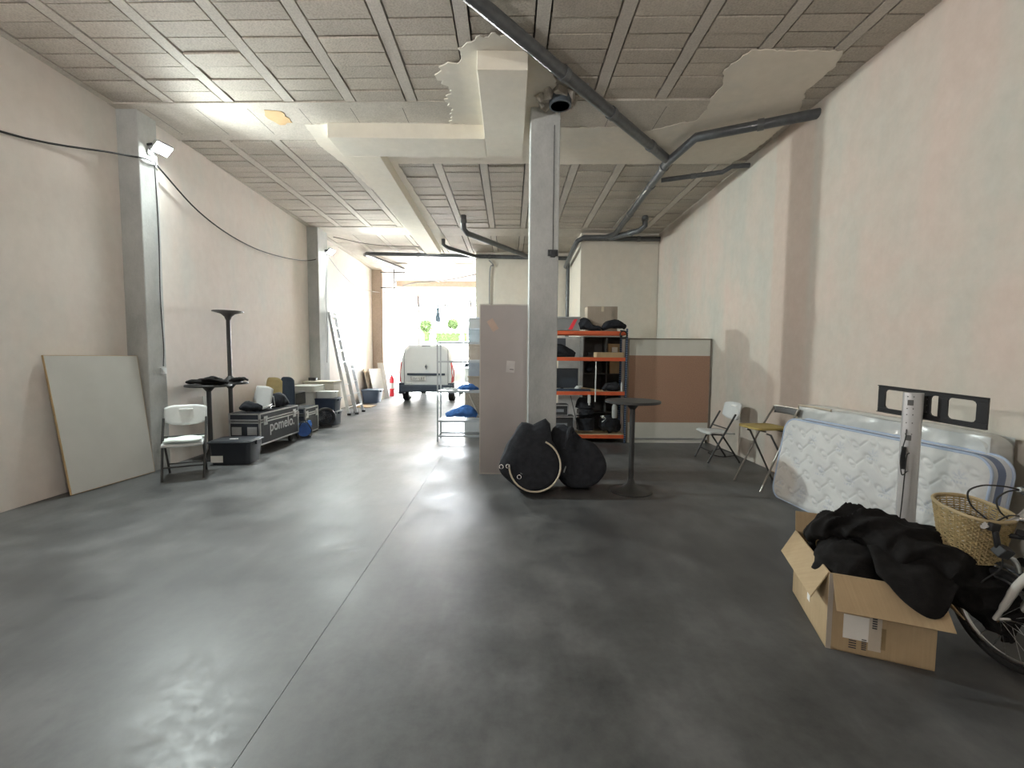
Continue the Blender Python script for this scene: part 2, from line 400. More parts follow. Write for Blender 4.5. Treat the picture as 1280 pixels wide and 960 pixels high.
# street door opening: frame, transom panes
b = MB(); b.box(-4.52, -1.0, 21.45, 21.6, 4.36, 4.66); b.box(-4.95,-4.5,21.45,21.6,0,4.66)
dr = struct(b.build('door_1', CONC_W, smooth=False), label='open street doorway with a steel frame')
b = MB(); b.box(-4.5,-4.43,21.40,21.47,0,4.36); b.box(-1.09,-1.02,21.40,21.47,0,4.36); b.build('jamb', GREYM, dr, smooth=False)
b = MB(); b.box(-4.43,-1.09,21.40,21.47,3.86,3.93); b.build('header_rail', GREYM, dr, smooth=False)
b = MB(); b.box(-4.43,-1.09,21.41,21.45,4.13,4.16); b.build('transom_bar', GREYM, dr, smooth=False)
b = MB(); b.box(-3.22,-3.12,21.38,21.42,3.93,3.99); b.box(-1.98,-1.88,21.36,21.42,3.93,4.14); b.box(-2.0,-1.94,21.36,21.40,4.1,4.28); b.build('closer', GREYM, dr, smooth=False)
glass, nt, bs = nodes('frosted_glass'); bs.inputs['Base Color'].default_value = (.95,.97,1,1); bs.inputs['Roughness'].default_value = .35; bs.inputs['Transmission Weight'].default_value = .9; bs.inputs['IOR'].default_value = 1.1
b = MB(); b.box(-4.43,-1.09,21.425,21.435,3.93,4.36); b.build('pane', glass, dr, smooth=False)
# outside
GND = M('pale_paving', (.62,.60,.57), .9, var=.08, scale=.6)
b = MB(); b.box(-60, 60, 21.6, 90, -.12, -.01); struct(b.build('ground', GND, smooth=False), label='sunlit pale paving outside the street door')
b = MB(); b.box(-30, 30, 44, 44.5, -.01, 2.87); struct(b.build('garden_wall', M('whitewash', (.85,.84,.80), .9), smooth=False), label='long low white garden wall across the street')  # white wall added to stand in for the overexposed street below the hedge

# plaster patches on the ceiling
def jag(pts, step=.12, amp=.05, seed=1):
    rg = random.Random(seed); out = []
    for i, p in enumerate(pts):
        q = pts[(i+1) % len(pts)]; L = math.dist(p, q); n = max(1, int(L/step)); nx, ny = -(q[1]-p[1])/max(L,1e-6), (q[0]-p[0])/max(L,1e-6)
        for k in range(n):
            t = k/n; a = rg.uniform(-amp, amp) if k else 0
            out.append((p[0]+(q[0]-p[0])*t + nx*a, p[1]+(q[1]-p[1])*t + ny*a))
    return out
def patch(pts, z, m, label, seed, amp=.03, step=.1, th=.012, name='plaster_patch'):
    pts = jag(pts, step, amp, seed); b = MB()
    n = len(pts); from mathutils.geometry import tessellate_polygon
    tr = tessellate_polygon([[Vector((x, y, 0)) for x, y in pts]])
    vs = [(x, y, z) for x, y in pts] + [(x, y, z+th) for x, y in pts]
    fs = [tuple(t) for t in tr] + [(i, (i+1) % n, n+(i+1) % n, n+i) for i in range(n)]
    b.add(vs, fs); o = b.build(name, m, smooth=False, origin=(pts[0][0], pts[0][1], z)); return struct(o, label=label)
patch([(-.3,4.17),(.07,4.14),(.4,4.57),(.59,5.61),(.61,5.84),(-.78,5.67),(-.7,5.37),(-.77,5.21),(-.66,4.99),(-.8,4.78),(-.71,4.59),(-.52,4.53),(-.52,4.34),(-.38,4.25)], CZ-.021, GYP, 'ragged pale plaster around the boxed duct by the middle column', 2, .028, .035)
patch([(.61,5.74),(1.5,5.74),(1.67,5.88),(2.1,5.62),(2.26,5.58),(2.3,5.32),(2.24,5.08),(2.26,4.86),(2.15,4.61),(2.27,4.32),(3.14,4.32),(3.23,4.53),(3.2,4.92),(3.38,5.3),(3.42,5.75),(3.42,6.28),(3.30,6.74),(.6,6.82)], CZ-.021, GYP, 'large smooth plaster patch on the ceiling near the right wall', 5, .012, .04)
patch([(-2.64,5.75),(-1.71,5.69),(-.4,5.70),(.58,5.70),(.58,6.8),(-1.73,6.85),(-1.72,8.05),(-1.61,11.78),(-2.02,11.97),(-2.44,11.81),(-2.44,8.07),(-2.53,7.13),(-2.68,6.29)], CZ-.0205, GYP, 'pale plaster border around the long ceiling ducts', 7, .010, .04)
patch([(-2.97,5.43),(-2.78,5.46),(-2.77,5.71),(-2.96,5.77),(-3.03,5.62)], CZ-.016, M('ochre_stain', (.62,.42,.22), .9), 'small ochre stain on the ceiling beam', 9, .02, .05, th=.004)
# boxed ducts
def duct(x0, x1, y0, y1, z, label):
    b = MB(); b.box(x0, x1, y0, y1, z, CZ-.01); o = b.build('ceiling_duct', CREAM, origin=((x0+x1)/2, (y0+y1)/2, CZ), bevel=.006, smooth=False); return tag(o, label, 'duct', 'boxed ducts under the ceiling')
duct(-.34, .15, 4.36, 6.17, 4.235, 'short cream boxed duct beside the middle column head')
duct(-2.33, -.345, 5.70, 6.22, 4.235, 'cream boxed duct running across to the short one')
b = MB(); b.prism([(-2.28,6.23,4.235),(-1.82,6.23,4.235),(-1.90,12.0,4.235),(-2.28,12.0,4.235)], (0,0,CZ-.01-4.235)); tag(b.build('ceiling_duct', CREAM, origin=(-2.1,9,CZ), bevel=.006, smooth=False), 'long cream boxed duct running away towards the street door', 'duct', 'boxed ducts under the ceiling')

# ------------------------------------------------------------------ drain pipes under the ceiling
def pipe(name, pts, r, label, couplings=(), brackets=()):
    b = MB(); b.tube(pts, r, 14); o = b.build(name, PVC, origin=pts[0], angle=60)
    tag(o, label, 'pipe', 'grey drain pipes under the ceiling')
    for (a, c) in couplings:
        a = Vector(a); c = Vector(c); d = (c-a).normalized()*.035
        k = MB(); k.cyl(a-d, a+d, r*1.16, n=16); q = k.build('coupling', PVCL, o, origin=None); q.location = -Vector(pts[0])
    for a in brackets:
        k = MB(); k.box(a[0]-.012, a[0]+.012, a[1]-.012, a[1]+.012, a[2], CZ+.02); q = k.build('hanger', ALUD, o); q.location = -Vector(pts[0])
    return o
A = Vector((-.95, 2.95, 4.33)); J = Vector((2.25, 6.45, 4.325))
pipe('drain_pipe', [tuple(A), tuple(J)], .062, 'long dark drain pipe slanting across the near ceiling', [(A.lerp(J, t), J) for t in (.46, .66, .88)], [tuple(A.lerp(J, t)) for t in (.2,.55)])
pipe('drain_pipe', [(3.53,5.16,4.30),(2.36,5.76,4.31),(2.25,6.42,4.30),(2.36,10.05,4.27),(2.2,10.33,4.27),(1.7,10.36,4.27),(1.56,10.40,4.20),(1.50,10.6,4.08),(1.53,12.35,4.0)], .058, 'drain pipe from the right wall running back along the ceiling',
     [((3.0,5.43,4.305),(2.36,5.76,4.31)), ((2.25,6.62,4.30),(2.36,10.05,4.27)), ((2.28,7.3,4.293),(2.36,10.05,4.27)), ((2.32,8.7,4.283),(2.36,10.05,4.27))])
pipe('drain_pipe', [(3.53,6.60,4.33),(3.27,6.64,4.33),(3.18,6.75,4.29),(2.36,7.05,4.28)], .036, 'thin black drain pipe joining from the right wall', [((2.8,6.89,4.285),(2.36,7.05,4.28))])
pipe('drain_pipe', [(2.80,9.3,4.46),(2.80,9.3,4.24),(2.72,9.4,4.17),(2.50,9.85,4.20),(2.30,10.28,4.24)], .058, 'short elbow pipe dropping from the ceiling into the run', [((2.80,9.3,4.38),(2.80,9.3,4.24)), ((2.6,9.65,4.185),(2.5,9.85,4.2))])
pipe('drain_pipe', [(3.50,10.43,4.27),(1.72,10.43,4.27)], .055, 'drain pipe along the top of the back wall block', [((3.0,10.43,4.27),(1.7,10.43,4.27))])
pipe('drain_pipe', [(1.6,12.45,4.25),(-4.05,12.45,4.33),(-4.15,12.6,4.34),(-3.55,14.6,4.34)], .055, 'long drain pipe crossing the ceiling towards the left wall', [((-.6,12.45,4.28),(-2,12.45,4.3)), ((-2.6,12.45,4.31),(-4,12.45,4.33))])
pipe('drain_pipe', [(1.62,12.50,4.30),(1.62,12.50,0.0)], .055, 'vertical drain pipe in the corner beside the back wall block', [((1.62,12.5,3.3),(1.62,12.5,0)), ((1.62,12.5,4.0),(1.62,12.5,0))])
pipe('drain_pipe', [(-1.0,9.35,4.46),(-1.0,9.35,4.16),(-.93,9.45,4.09),(.45,12.2,4.24)], .058, 'slanting drain pipe dropping from the ceiling left of the column', [((-1.0,9.35,4.30),(-1,9.35,4))])
pipe('drain_pipe', [(-1.70,11.15,4.46),(-1.70,11.15,4.27),(-1.60,11.25,4.22),(-.95,12.35,4.25)], .05, 'short slanting drain pipe further towards the van bay', [])
b = MB(); b.lathe([(.12,4.30),(.125,4.30),(.125,4.45),(.10,4.45),(.105,4.30)], (.54, 5.08, 0), 28); o = b.build('pipe_sleeve', M('blue_grey_pvc', (.12,.145,.17), .4), origin=(.54,5.08,4.4)); tag(o, 'wide open pipe sleeve sticking from the broken ceiling by the column head', 'pipe')

# ------------------------------------------------------------------ lamps and wiring
LEDM = emis('led_panel', (.93,1.0,.97), 60.0)
def floodlight(loc, rz, label, power=FLOOD, tilt=48, col=(.90,1.0,.97), up=-.72):
    t = thing('floodlight', label, 'lamp', loc, R(rz), 'floodlights on the columns')
    b = MB(); b.obox((0,-.10,0), (.22,.045,.16), (R(tilt),0,0)); b.build('housing', ALUD, t, bevel=.008, smooth=False)
    b = MB(); b.obox((0,-.100-.0165,-.0183), (.19,.006,.13), (R(tilt),0,0)); b.build('lens', LEDM, t, smooth=False)
    b = MB(); b.box(-.12,-.108,-.10,-.0,-.012,.012); b.box(.108,.12,-.10,0,-.012,.012); b.box(-.12,.12,-.008,0,-.02,.02); b.build('bracket', BLACKM, t, smooth=False)
    d = Vector((0, -1, up)); d.rotate(Matrix.Rotation(R(rz), 3, 'Z'))
    p = Vector(loc); out = Vector((0,-.16,0)); out.rotate(Matrix.Rotation(R(rz), 3, 'Z')); q = p + out + Vector((0,0,-.06))
    light('floodlight_beam', 'SPOT', q, power, col, .08, target=q+d, spot=R(150))
    return t
floodlight((-4.50,5.69,4.07), 78, 'lit white LED floodlight high on the nearer concrete column')
floodlight((-4.45,10.72,3.98), 78, 'lit white LED floodlight on the second column above the ladder')
floodlight((-4.75,-.6,2.9), 120, 'LED floodlight turned up on the left wall behind the camera', 190, -48, (1,.97,.94), .7)  # assumed lamp, added out of view to brighten the near ceiling and walls
floodlight((3.505,-2.2,2.9), -110, 'LED floodlight turned up on the right wall behind the camera', 130, -48, (1,.96,.91), .5)  # second assumed lamp, added out of view for fill from the right rear
def wire(name, pts, r, m, label, cat='cable', k=6, group=None):
    b = MB(); b.tube(pts, r, 6, smooth=k); return tag(b.build(name, m, origin=pts[0]), label, cat, group)
wire('cable', [(-4.74,1.5,3.50),(-4.74,2.9,3.50),(-4.74,4.2,3.54),(-4.6,5.2,3.80),(-4.48,5.5,3.87),(-4.48,5.66,3.88)], .011, CABLE, 'black cable running along the near left wall to the first column')
wire('cable', [(-4.48,5.66,3.88),(-4.52,6.46,3.55),(-4.56,7.4,3.40),(-4.6,8.5,3.41),(-4.55,9.83,3.57),(-4.43,10.7,3.87)], .010, CABLE, 'sagging black cable hung between first and second columns')
wire('cable', [(-4.43,10.74,3.87),(-4.5,11.9,3.62),(-4.6,13.5,3.52),(-4.5,15.45,3.67),(-4.41,15.6,3.68)], .010, CABLEG, 'sagging cable hung beyond the second column')
wire('cable', [(-4.487,5.66,3.90),(-4.488,5.68,3.0),(-4.487,5.66,2.2),(-4.488,5.68,1.6),(-4.487,5.66,1.33)], .006, CABLE, 'thin wire dropping down the first column to its socket')
wire('cable', [(-4.44,10.78-.08,3.9),(-4.44,10.62,2.8),(-4.44,10.66,2.0),(-4.44,10.6,1.3)], .006, CABLE, 'thin wire dropping down the second column')
wire('cable', [(-4.41,15.4,3.68),(-4.46,17.2,3.35),(-4.49,17.55,3.9),(-4.5,17.7,3.0),(-4.5,17.65,2.2),(-4.5,17.8,1.6)], .02, CABLEG, 'tangled cables hanging down the wall near the street door')
wire('cable', [(-4.5,17.75,3.9),(-4.5,17.9,3.1),(-4.5,17.8,2.4),(-4.5,17.7,2.1)], .016, CABLEG, 'second loose cable hanging beside the tangled ones')
wire('cable', [(-4.4,11.0,4.40),(-3.6,11.6,4.37),(-2.45,11.9,4.40)], .007, CABLE, 'thin black wire clipped under the far ceiling')
wire('cable', [(-3.75,15.3,3.90),(-3.2,15.3,4.02),(-2.6,15.3,4.06),(-1.9,15.3,4.16),(-1.0,15.3,4.36)], .024, CABLEG, 'thick grey conduit bowed below the far ceiling')
wire('cable', [(.50,5.28,4.2),(.50,5.285,2.76)], .004, CABLE, 'thin wire down the face of the middle column')
wire('cable', [(-.62,12.55,4.2),(-.5,12.55,4.05),(-.6,12.56,3.85),(-.6,12.57,2.0)], .018, CABLEG, 'grey cable down the inner room wall above the door leaf')
wire('cable', [(3.44,7.0,.02),(3.3,6.9,.015),(3.1,6.7,.012),(3.2,6.45,.012),(3.42,6.5,.02)], .007, CABLE, 'loose black cable on the floor behind the folding chair')
# sockets, clips
b = MB(); b.rbox(-.045,.045,-.022,.0,-.04,.04,.006); b.cyl((0,-.023,0),(0,-.03,0),.02); o = b.build('wall_socket', WHITEP, bevel=.003); o.location = (-4.50,5.66,1.27); o.rotation_euler = (0,0,R(90)); tag(o, 'small white wall socket at the end of the wire on the first column', 'socket')
b = MB(); b.box(-.06,.06,-.03,0,-.035,.035); b.box(-.03,.03,-.045,0,-.05,.02); o = b.build('junction_box', DARKP, bevel=.003); o.location = (.50,5.30,2.73); tag(o, 'small black box strapped to the middle column', 'junction box')
b = MB(); b.tube([(0,0,.10),(0,-.02,-.02),(.02,-.05,-.06),(.0,-.06,-.02)], .009, 8, smooth=4); b.box(-.04,.04,-.01,0,.06,.12); o = b.build('cable_hook', ALUD); o.location = (-4.49,5.60,3.9); o.rotation_euler = (0,0,R(90)); tag(o, 'metal hook holding cables on the nearer column', 'hook')
# bracket frame and small fan-like fixture far away
b = MB(); b.box(-4.0,-3.97,15.1,15.13,3.75,4.43); b.box(-4.45,-3.6,15.1,15.13,4.30,4.33); b.box(-4.45,-3.75,15.1,15.13,3.78,3.81); b.add([(-3.97,15.1,3.98),(-3.95,15.1,3.98),(-3.62,15.1,4.32),(-3.65,15.1,4.32),(-3.97,15.13,3.98),(-3.95,15.13,3.98),(-3.62,15.13,4.32),(-3.65,15.13,4.32)], [(0,1,2,3),(4,7,6,5),(0,4,5,1),(1,5,6,2),(2,6,7,3),(3,7,4,0)])
tag(b.build('ceiling_bracket', GREYM, origin=(-4,15.1,4.43), smooth=False), 'steel angle bracket hanging near the third column', 'bracket')
t = thing('hanging_lamp', 'small white hanging lamp on a thin frame near the van bay', 'lamp', (-2.6,15.05,4.43))
b = MB(); b.tube([(-.45,0,-.01),(.12,0,-.01),(.12,0,-.30)], .012, 6); b.tube([(-.12,0,0),(-.12,0,-.30)], .01, 6); b.build('hanger', ALUD, t)
b = MB()
for k in range(3): a = k*2.1+.4; b.obox((.12+.11*math.cos(a)*.8, .05*math.sin(a), -.35-.05*math.sin(a)*1.4), (.24,.05,.02), (0,.5*math.sin(a),a*0))
b.build('lamp_head', WHITE, t, bevel=.005)
# ------------------------------------------------------------------ left side of the hall
def leaning_sheet(name, label, cat, p0, p1, t0, t1, th, mats, hole=None, group=None):
    """sheet through base edge p0-p1 and top edge t0-t1"""
    p0, p1, t0, t1 = map(Vector, (p0, p1, t0, t1)); nrm = (p1-p0).cross(t0-p0).normalized()*th
    r = thing(name, label, cat, p0, group=group)
    q = [Vector(v)-p0 for v in (p0, p1, t1, t0)]
    b = MB(); b.prism(q, nrm); f = b.build('board', mats[0], r, bevel=.002, smooth=False)
    e = MB(); w = .006
    for i in range(4):
        a, c = q[i], q[(i+1) % 4]; cen = sum(q, Vector())/4
        oa = (a-cen).normalized()*w; oc = (c-cen).normalized()*w
        e.prism([a, c, c+oc, a+oa], nrm)
    e.build('edge_band', mats[1], r, smooth=False); return r
leaning_sheet('plasterboard_sheet', 'large pale board leaning on the near left wall and first column', 'board', (-4.60,4.50,.01), (-4.50,5.44,.01), (-4.735,4.43,1.465), (-4.62,5.40,1.46), .022, (M('greige_board', (.56,.56,.53), .8, var=.06, scale=2), M('raw_edge', (.50,.36,.20), .85, var=.15)))

def folding_chair(label, loc, rz, pad=False):
    t = thing('folding_chair', label, 'chair', loc, R(rz), 'white plastic folding chairs')
    def back(u, v):
        x = (u-.5)*.43; z = .60 + v*.25
        a = (abs(u-.5)*2)
        z = z + (.5-v)*0 - (0 if v > .5 else 0)
        if v < .5: z = .725 - (.725-z)*(1 - .45*a**3)
        else: z = .725 + (z-.725)*(1-.22*a**5)
        return Vector((x, .175 + .05*(1-a*a) + (z-.6)*.22, z))
    b = MB(); b.grid(back, 18, 8); b.build('backrest', WHITEP, t, solid=.022)
    b = MB(); b.tube([(-.07,.245,.795),(.07,.245,.795)], .010, 8); b.build('handle_slot', M('slot_white',(.82,.82,.80),.5), t)
    def seat(u, v):
        x = (u-.5)*.40*(1-.08*v); y = -.21 + v*.38
        z = .435 - .02*v + .012*math.cos((u-.5)*math.pi)*-1 + (.0 if v > .1 else -.02*(1-v/.1))
        return Vector((x, y, z))
    b = MB(); b.grid(seat, 10, 10); b.build('seat', WHITEP, t, solid=.024)
    for s in (-1, 1):
        b = MB(); b.tube([(s*.20,-.22,0),(s*.205,-.14,.16),(s*.215,.02,.46),(s*.215,.15,.70)], .0135, 8); b.build('front_leg', GREYM, t)
        b = MB(); b.tube([(s*.185,-.17,.41),(s*.19,-.02,.40),(s*.19,.24,.02),(s*.19,.245,0)], .0125, 8); b.build('rear_leg', GREYM, t)
    for p_, q_ in (((-.205,-.145,.15),(.205,-.145,.15)), ((-.19,.17,.13),(.19,.17,.13)), ((-.21,.05,.49),(.21,.05,.49))):
        b = MB(); b.tube([p_, q_], .009, 8); b.build('crossbar', GREYM, t)
    if pad:
        b = MB()
        b.grid(lambda u, v: Vector(((u-.5)*.36 + .01*math.sin(v*9), -.21+v*.35, .463 + .018*math.sin(u*math.pi)**.5*math.sin(v*math.pi)**.5 + .006*math.sin(u*7+v*5))), 14, 12); b.build('seat_pad', M('pale_mint_cloth', (.72,.80,.76), .9, var=.05), t, solid=.02)
    return t
folding_chair('white folding chair facing the camera with a pale pad, by the first column', (-3.97,5.28,0), 30, True)
folding_chair('white folding chair seen from its side near the pinboard panel', (3.03,6.30,0), -88)

def bar_table(label, loc, rt, h, rb, group='round bar tables', flip=False, mat_=None):
    t = thing('bar_table', label, 'table', loc, 0, group); m = mat_ or GREYM
    def L(prof):
        b = MB(); b.lathe([(r, (h-z if flip else z)) for r, z in prof], n=40); return b
    L([(rt-.008,h-.028),(rt,h-.022),(rt,h-.004),(rt-.004,h)]).build('tabletop', m, t)
    L([(.029,.05),(.029,h-.028)]).build('pole', m, t)
    L([(rb,0),(rb,.012),(rb*.8,.022),(rb*.45,.045),(.05,.085),(.034,.13),(.029,.14)]).build('base', m, t)
    L([(.029,h-.10),(.08,h-.035),(.10,h-.028)]).build('top_plate', m, t)
    return t
bar_table('dark round bar table standing alone in the middle of the hall', (1.36,4.79,0), .30, 1.02, .235)
bar_table('dark bar table beside the first column, its top heaped with black cloths', (-4.28,6.19,0), .285, 1.06, .22)
TB = (-4.325, 6.74)
bar_table('dark bar table behind the black flight case carrying an upturned table', (TB[0],TB[1],0), .245, 1.06, .14)
bar_table('upturned bar table with its round foot in the air, standing on another table', (TB[0]-.0,TB[1],1.06), .16, 1.09, .21, flip=True)
def cloth_heap(name, label, spine, radii, m, seed, cat='cloth', amp=.02, freq=7, fold=.02, flat=None, group=None):
    b = sweep(spine, radii, seed, amp=amp, freq=freq, fold=fold, flat=flat); return tag(b.build(name, m, origin=spine[0], angle=60), label, cat, group)
cloth_heap('folded_cloth', 'rumpled black cloth on the bar table by the first column', [(-4.50,6.17,1.09),(-4.36,6.12,1.11),(-4.2,6.19,1.10),(-4.05,6.23,1.085)], [(.08,.02),(.17,.045),(.18,.05),(.08,.02)], BLACKC, 3, flat=1.062)
cloth_heap('folded_cloth', 'second black cloth lying across the same table edge', [(-4.26,6.02,1.14),(-4.15,6.05,1.15),(-4.04,6.10,1.12),(-3.98,6.15,1.09)], [(.06,.02),(.11,.035),(.11,.035),(.05,.02)], BLACKC, 6, flat=1.062)
cloth_heap('folded_cloth', 'black cloth around the pole of the upturned table', [(-4.27,6.62,1.09),(-4.20,6.66,1.11),(-4.12,6.72,1.11),(-4.07,6.78,1.09)], [(.05,.02),(.09,.04),(.09,.04),(.04,.02)], BLACKC, 8, flat=1.062)

def flight_case(label, x0, x1, y0, y1, z0, z1, name='flight_case', castors=True, logo=None, front_catches=2):
    cx, cy = (x0+x1)/2, (y0+y1)/2; t = thing(name, label, 'case', (cx,cy,0), 0, 'black flight cases with aluminium edges')
    w, d = (x1-x0)/2, (y1-y0)/2; e = .022
    b = MB(); b.box(-w,w,-d,d,z0,z1-.13); b.build('body', M('case_laminate',(.022,.026,.036),.45,var=.2), t, smooth=False)
    b = MB(); b.box(-w,w,-d,d,z1-.115,z1); b.build('lid', MATS['case_laminate'], t, smooth=False)
    b = MB()
    for (a, c) in ((z0,z0+e),(z1-.13-e,z1-.13),(z1-.115,z1-.115+e),(z1-e,z1)):
        b.box(-w-.003,w+.003,-d-.003,-d+e,a,c); b.box(-w-.003,w+.003,d-e,d+.003,a,c); b.box(-w-.003,-w+e,-d,d,a,c); b.box(w-e,w+.003,-d,d,a,c)
    for sx in (-1,1):
        for sy in (-1,1):
            x = sx*w; y = sy*d; b.box(min(x,x-sx*e)-.003*(sx<0), max(x,x-sx*e)+.003*(sx>0), min(y,y-sy*e)-.003*(sy<0), max(y,y-sy*e)+.003*(sy>0), z0, z1)
    b.build('edge_trim', ALU, t, smooth=False)
    for k in range(front_catches):
        fx = -w*.5 + k*w; b = MB(); b.box(fx-.07,fx+.07,-d-.008,-d,z0+.16,z0+.28); b.box(fx-.05,fx+.05,-d-.014,-d-.008,z0+.18,z0+.26); b.build('handle', ALUD, t, smooth=False)
    for yy in (-d*.75, d*.75):
        b = MB(); b.box(w,w+.009,yy-.05,yy+.05,z1-.19,z1-.06); b.cyl((w+.009,yy,z1-.12),(w+.016,yy,z1-.12),.03,n=14); b.build('catch', ALUD, t, smooth=False)
    if castors:
        for sx in (-1,1):
            for sy in (-1,1):
                b = MB(); b.cyl((sx*(w-.09)-.02,sy*(d-.12),.045),(sx*(w-.09)+.02,sy*(d-.12),.045),.045,n=18); b.box(sx*(w-.09)-.03,sx*(w-.09)+.03,sy*(d-.12)-.035,sy*(d-.12)+.035,.085,z0); b.build('castor', RUBBER, t)
    if logo:
        text(t, logo, .235, (w+.002, -.33, z0+.17), (R(90), 0, R(90)), M('logo_grey', (.60,.62,.65), .6), 'logo', .001, .0035)
    return t
flight_case('long black flight case on castors with a white name on its side', -4.18, -3.72, 6.45, 7.63, .13, .615, logo='pomelo.')
flight_case('small black flight case with aluminium edges behind the blue cable reel', -4.13, -3.80, 8.05, 8.60, .02, .50, name='flight_case', castors=False, front_catches=1)
b = MB(); b.box(-.06,.06,-.004,0,-.03,.03); o = b.build('case_plate', WHITE, smooth=False); o.location = (-3.965,8.043,.42); tag(o, 'white plate on the front of the small flight case', 'label')

def tub(label, cx, cy, wb, db, h, wt, dt, m, name='storage_tub', rz=0, lid=True, lidm=None):
    t = thing(name, label, 'storage box', (cx,cy,0), R(rz))
    def ring(w, d, z, r=.05, n=4):
        pts = []
        for sx, sy, a0 in ((1,1,0),(-1,1,90),(-1,-1,180),(1,-1,270)):
            for k in range(n+1):
                a = R(a0+90*k/n); pts.append(((w/2-r)*sx + r*math.cos(a), (d/2-r)*sy + r*math.sin(a), z))
        return pts
    b = MB(); rs = [ring(wb,db,0), ring((wb+wt)/2,(db+dt)/2,h*.5), ring(wt,dt,h*.9)]
    if not lid: rs += [ring(wt+.03,dt+.03,h*.9), ring(wt+.03,dt+.03,h), ring(wt-.01,dt-.01,h), ring(wb-.02,db-.02,.02)]
    vs = sum(rs, []); n = len(rs[0]); fs = []
    for i in range(len(rs)-1):
        for k in range(n): fs.append((i*n+k, i*n+(k+1) % n, (i+1)*n+(k+1) % n, (i+1)*n+k))
    fs += [tuple(range(n))[::-1], tuple((len(rs)-1)*n+k for k in range(n))]
    b.add(vs, fs); b.build('tub', m, t)
    if lid:
        b = MB(); b.prism(ring(wt+.04,dt+.04,h*.9), (0,0,h*.06)); b.prism(ring(wt-.02,dt-.02,h*.96), (0,0,h*.03)); b.build('lid', lidm or m, t, bevel=.004)
    for s in (-1,1):
        b = MB(); b.box(s*(wt/2+.02)-.015,s*(wt/2+.02)+.015,-.06,.06,h*.78,h*.95); b.build('clip', lidm or m, t, bevel=.004)
    return t
t = tub('black lidded storage tub on the floor in front of the long flight case', -3.79, 5.99, .48, .34, .33, .53, .40, M('tub_charcoal',(.02,.024,.032),.4,var=.1), rz=6)
b = MB(); b.box(-.23,-.08,-.196,-.190,.04,.13); b.build('label', PAPER, t, smooth=False)
b = MB(); b.box(-.06,.04,-.05,-.02,.325,.336); b.build('lid_label', WHITE, t, smooth=False)

# things on and behind the long flight case
cloth_heap('equipment_bag', 'dark bag of gear on the near end of the long flight case', [(-4.10,6.60,.67),(-4.02,6.62,.70),(-3.92,6.66,.69),(-3.84,6.72,.66)], [(.05,.04),(.09,.08),(.09,.07),(.05,.04)], NAVYC, 11, cat='bag', flat=.617)
cloth_heap('equipment_bag', 'dark strap bag on the far end of the long flight case', [(-3.93,7.12,.68),(-3.92,7.22,.72),(-3.90,7.36,.73),(-3.88,7.52,.66)], [(.07,.05),(.13,.12),(.13,.12),(.07,.05)], NAVYC, 12, cat='bag', flat=.617)
t = thing('slatted_rack', 'small white slatted rack tipped on the long flight case', 'rack', (-3.83,6.83,.617), R(20))
b = MB(); b.obox((0,0,.03), (.16,.26,.012), (R(0),R(-18),0)); b.build('tray', DARKP, t, bevel=.003)
for k in range(5):
    b = MB(); b.obox((-.06+.03*k, 0, .045+.0098*k), (.012,.24,.012), (0,R(-18),0)); b.build('slat', WHITE, t, smooth=False)
t = thing('wire_grill', 'cream and black ribbed grille resting behind the dark bags', 'grille', (-3.98,7.02,.617), R(12))
b = MB(); b.tube([(-.16,0,.03),(-.15,0,.17),(.15,0,.20),(.17,0,.04)], .008, 6, closed=True); b.build('rim', WHITE, t)
for k in range(7):
    b = MB(); b.obox((-.13+.043*k,0,.11), (.020,.012,.14), (0,R(12),0)); b.build('rib', M('cream_strip',(.75,.70,.58),.7) if k % 2 else DARKP, t, smooth=False)

def chair_shell(name, label, loc, rz, tilt, w, h, m, legs=True, cat='chair'):
    t = thing(name, label, cat, loc, R(rz))
    def f(u, v):
        a = (u-.5)*2; x = a*w/2*(1-.12*v*v); z = v*h
        z -= (abs(a)**4)*.12*h*v
        return Vector((x, .07*(a*a) + z*math.tan(R(tilt)), .45+z))
    b = MB(); b.grid(f, 12, 10); b.build('backrest', m, t, solid=.02)
    b = MB(); b.grid(lambda u, v: Vector(((u-.5)*w, -.40+v*.41, .44 + .03*(u-.5)**2*4)), 8, 8); b.build('seat', m, t, solid=.02)
    for sx in (-1,1):
        for (ya, yb) in ((-.34,-.40),(-.04,.10)):
            b = MB(); b.tube([(sx*w*.4,ya,.43),(sx*w*.46,yb,0)], .012, 8); b.build('leg', GREYM, t)
    return t
t = thing('chair_shell', 'pale grey curved plastic chair shell resting on the long flight case', 'chair shell', (-4.00,6.86,.617), R(-14))
b = MB(); b.grid(lambda u, v: Vector(((u-.5)*.36*(1-.1*v*v), .08*(2*u-1)**2 + v*.10, .005+v*.37 - .06*abs(2*u-1)**4*v)), 12, 10); b.build('shell_back', M('pale_grey_shell',(.50,.51,.51),.35,var=.06), t, solid=.014)
b = MB(); b.grid(lambda u, v: Vector(((u-.5)*.36, .07-v*.16+.05*(2*u-1)**2*(1-v), .014 + .02*v)), 10, 6); b.build('shell_seat', MATS['pale_grey_shell'], t, solid=.012)
leaning_sheet('leaning_board', 'narrow cream board leaning on the wall behind the bar tables', 'board', (-4.49,6.46,.0), (-4.50,6.60,.0), (-4.555,6.44,.86), (-4.56,6.58,.86), .012, (M('cream_shell',(.62,.60,.55),.5,var=.06), MATS['cream_shell']))
chair_shell('stacking_chair', 'chair with a mustard yellow cover against the left wall', (-4.40,7.98,0), -6, 8, .34, .62, M('mustard_cloth',(.48,.39,.19),.85,var=.12), cat='chair')
chair_shell('office_chair', 'chair with a rounded dark blue back against the left wall', (-4.44,8.62,0), 4, 3, .28, .60, M('slate_blue_cloth',(.05,.075,.12),.8,var=.15), cat='chair')
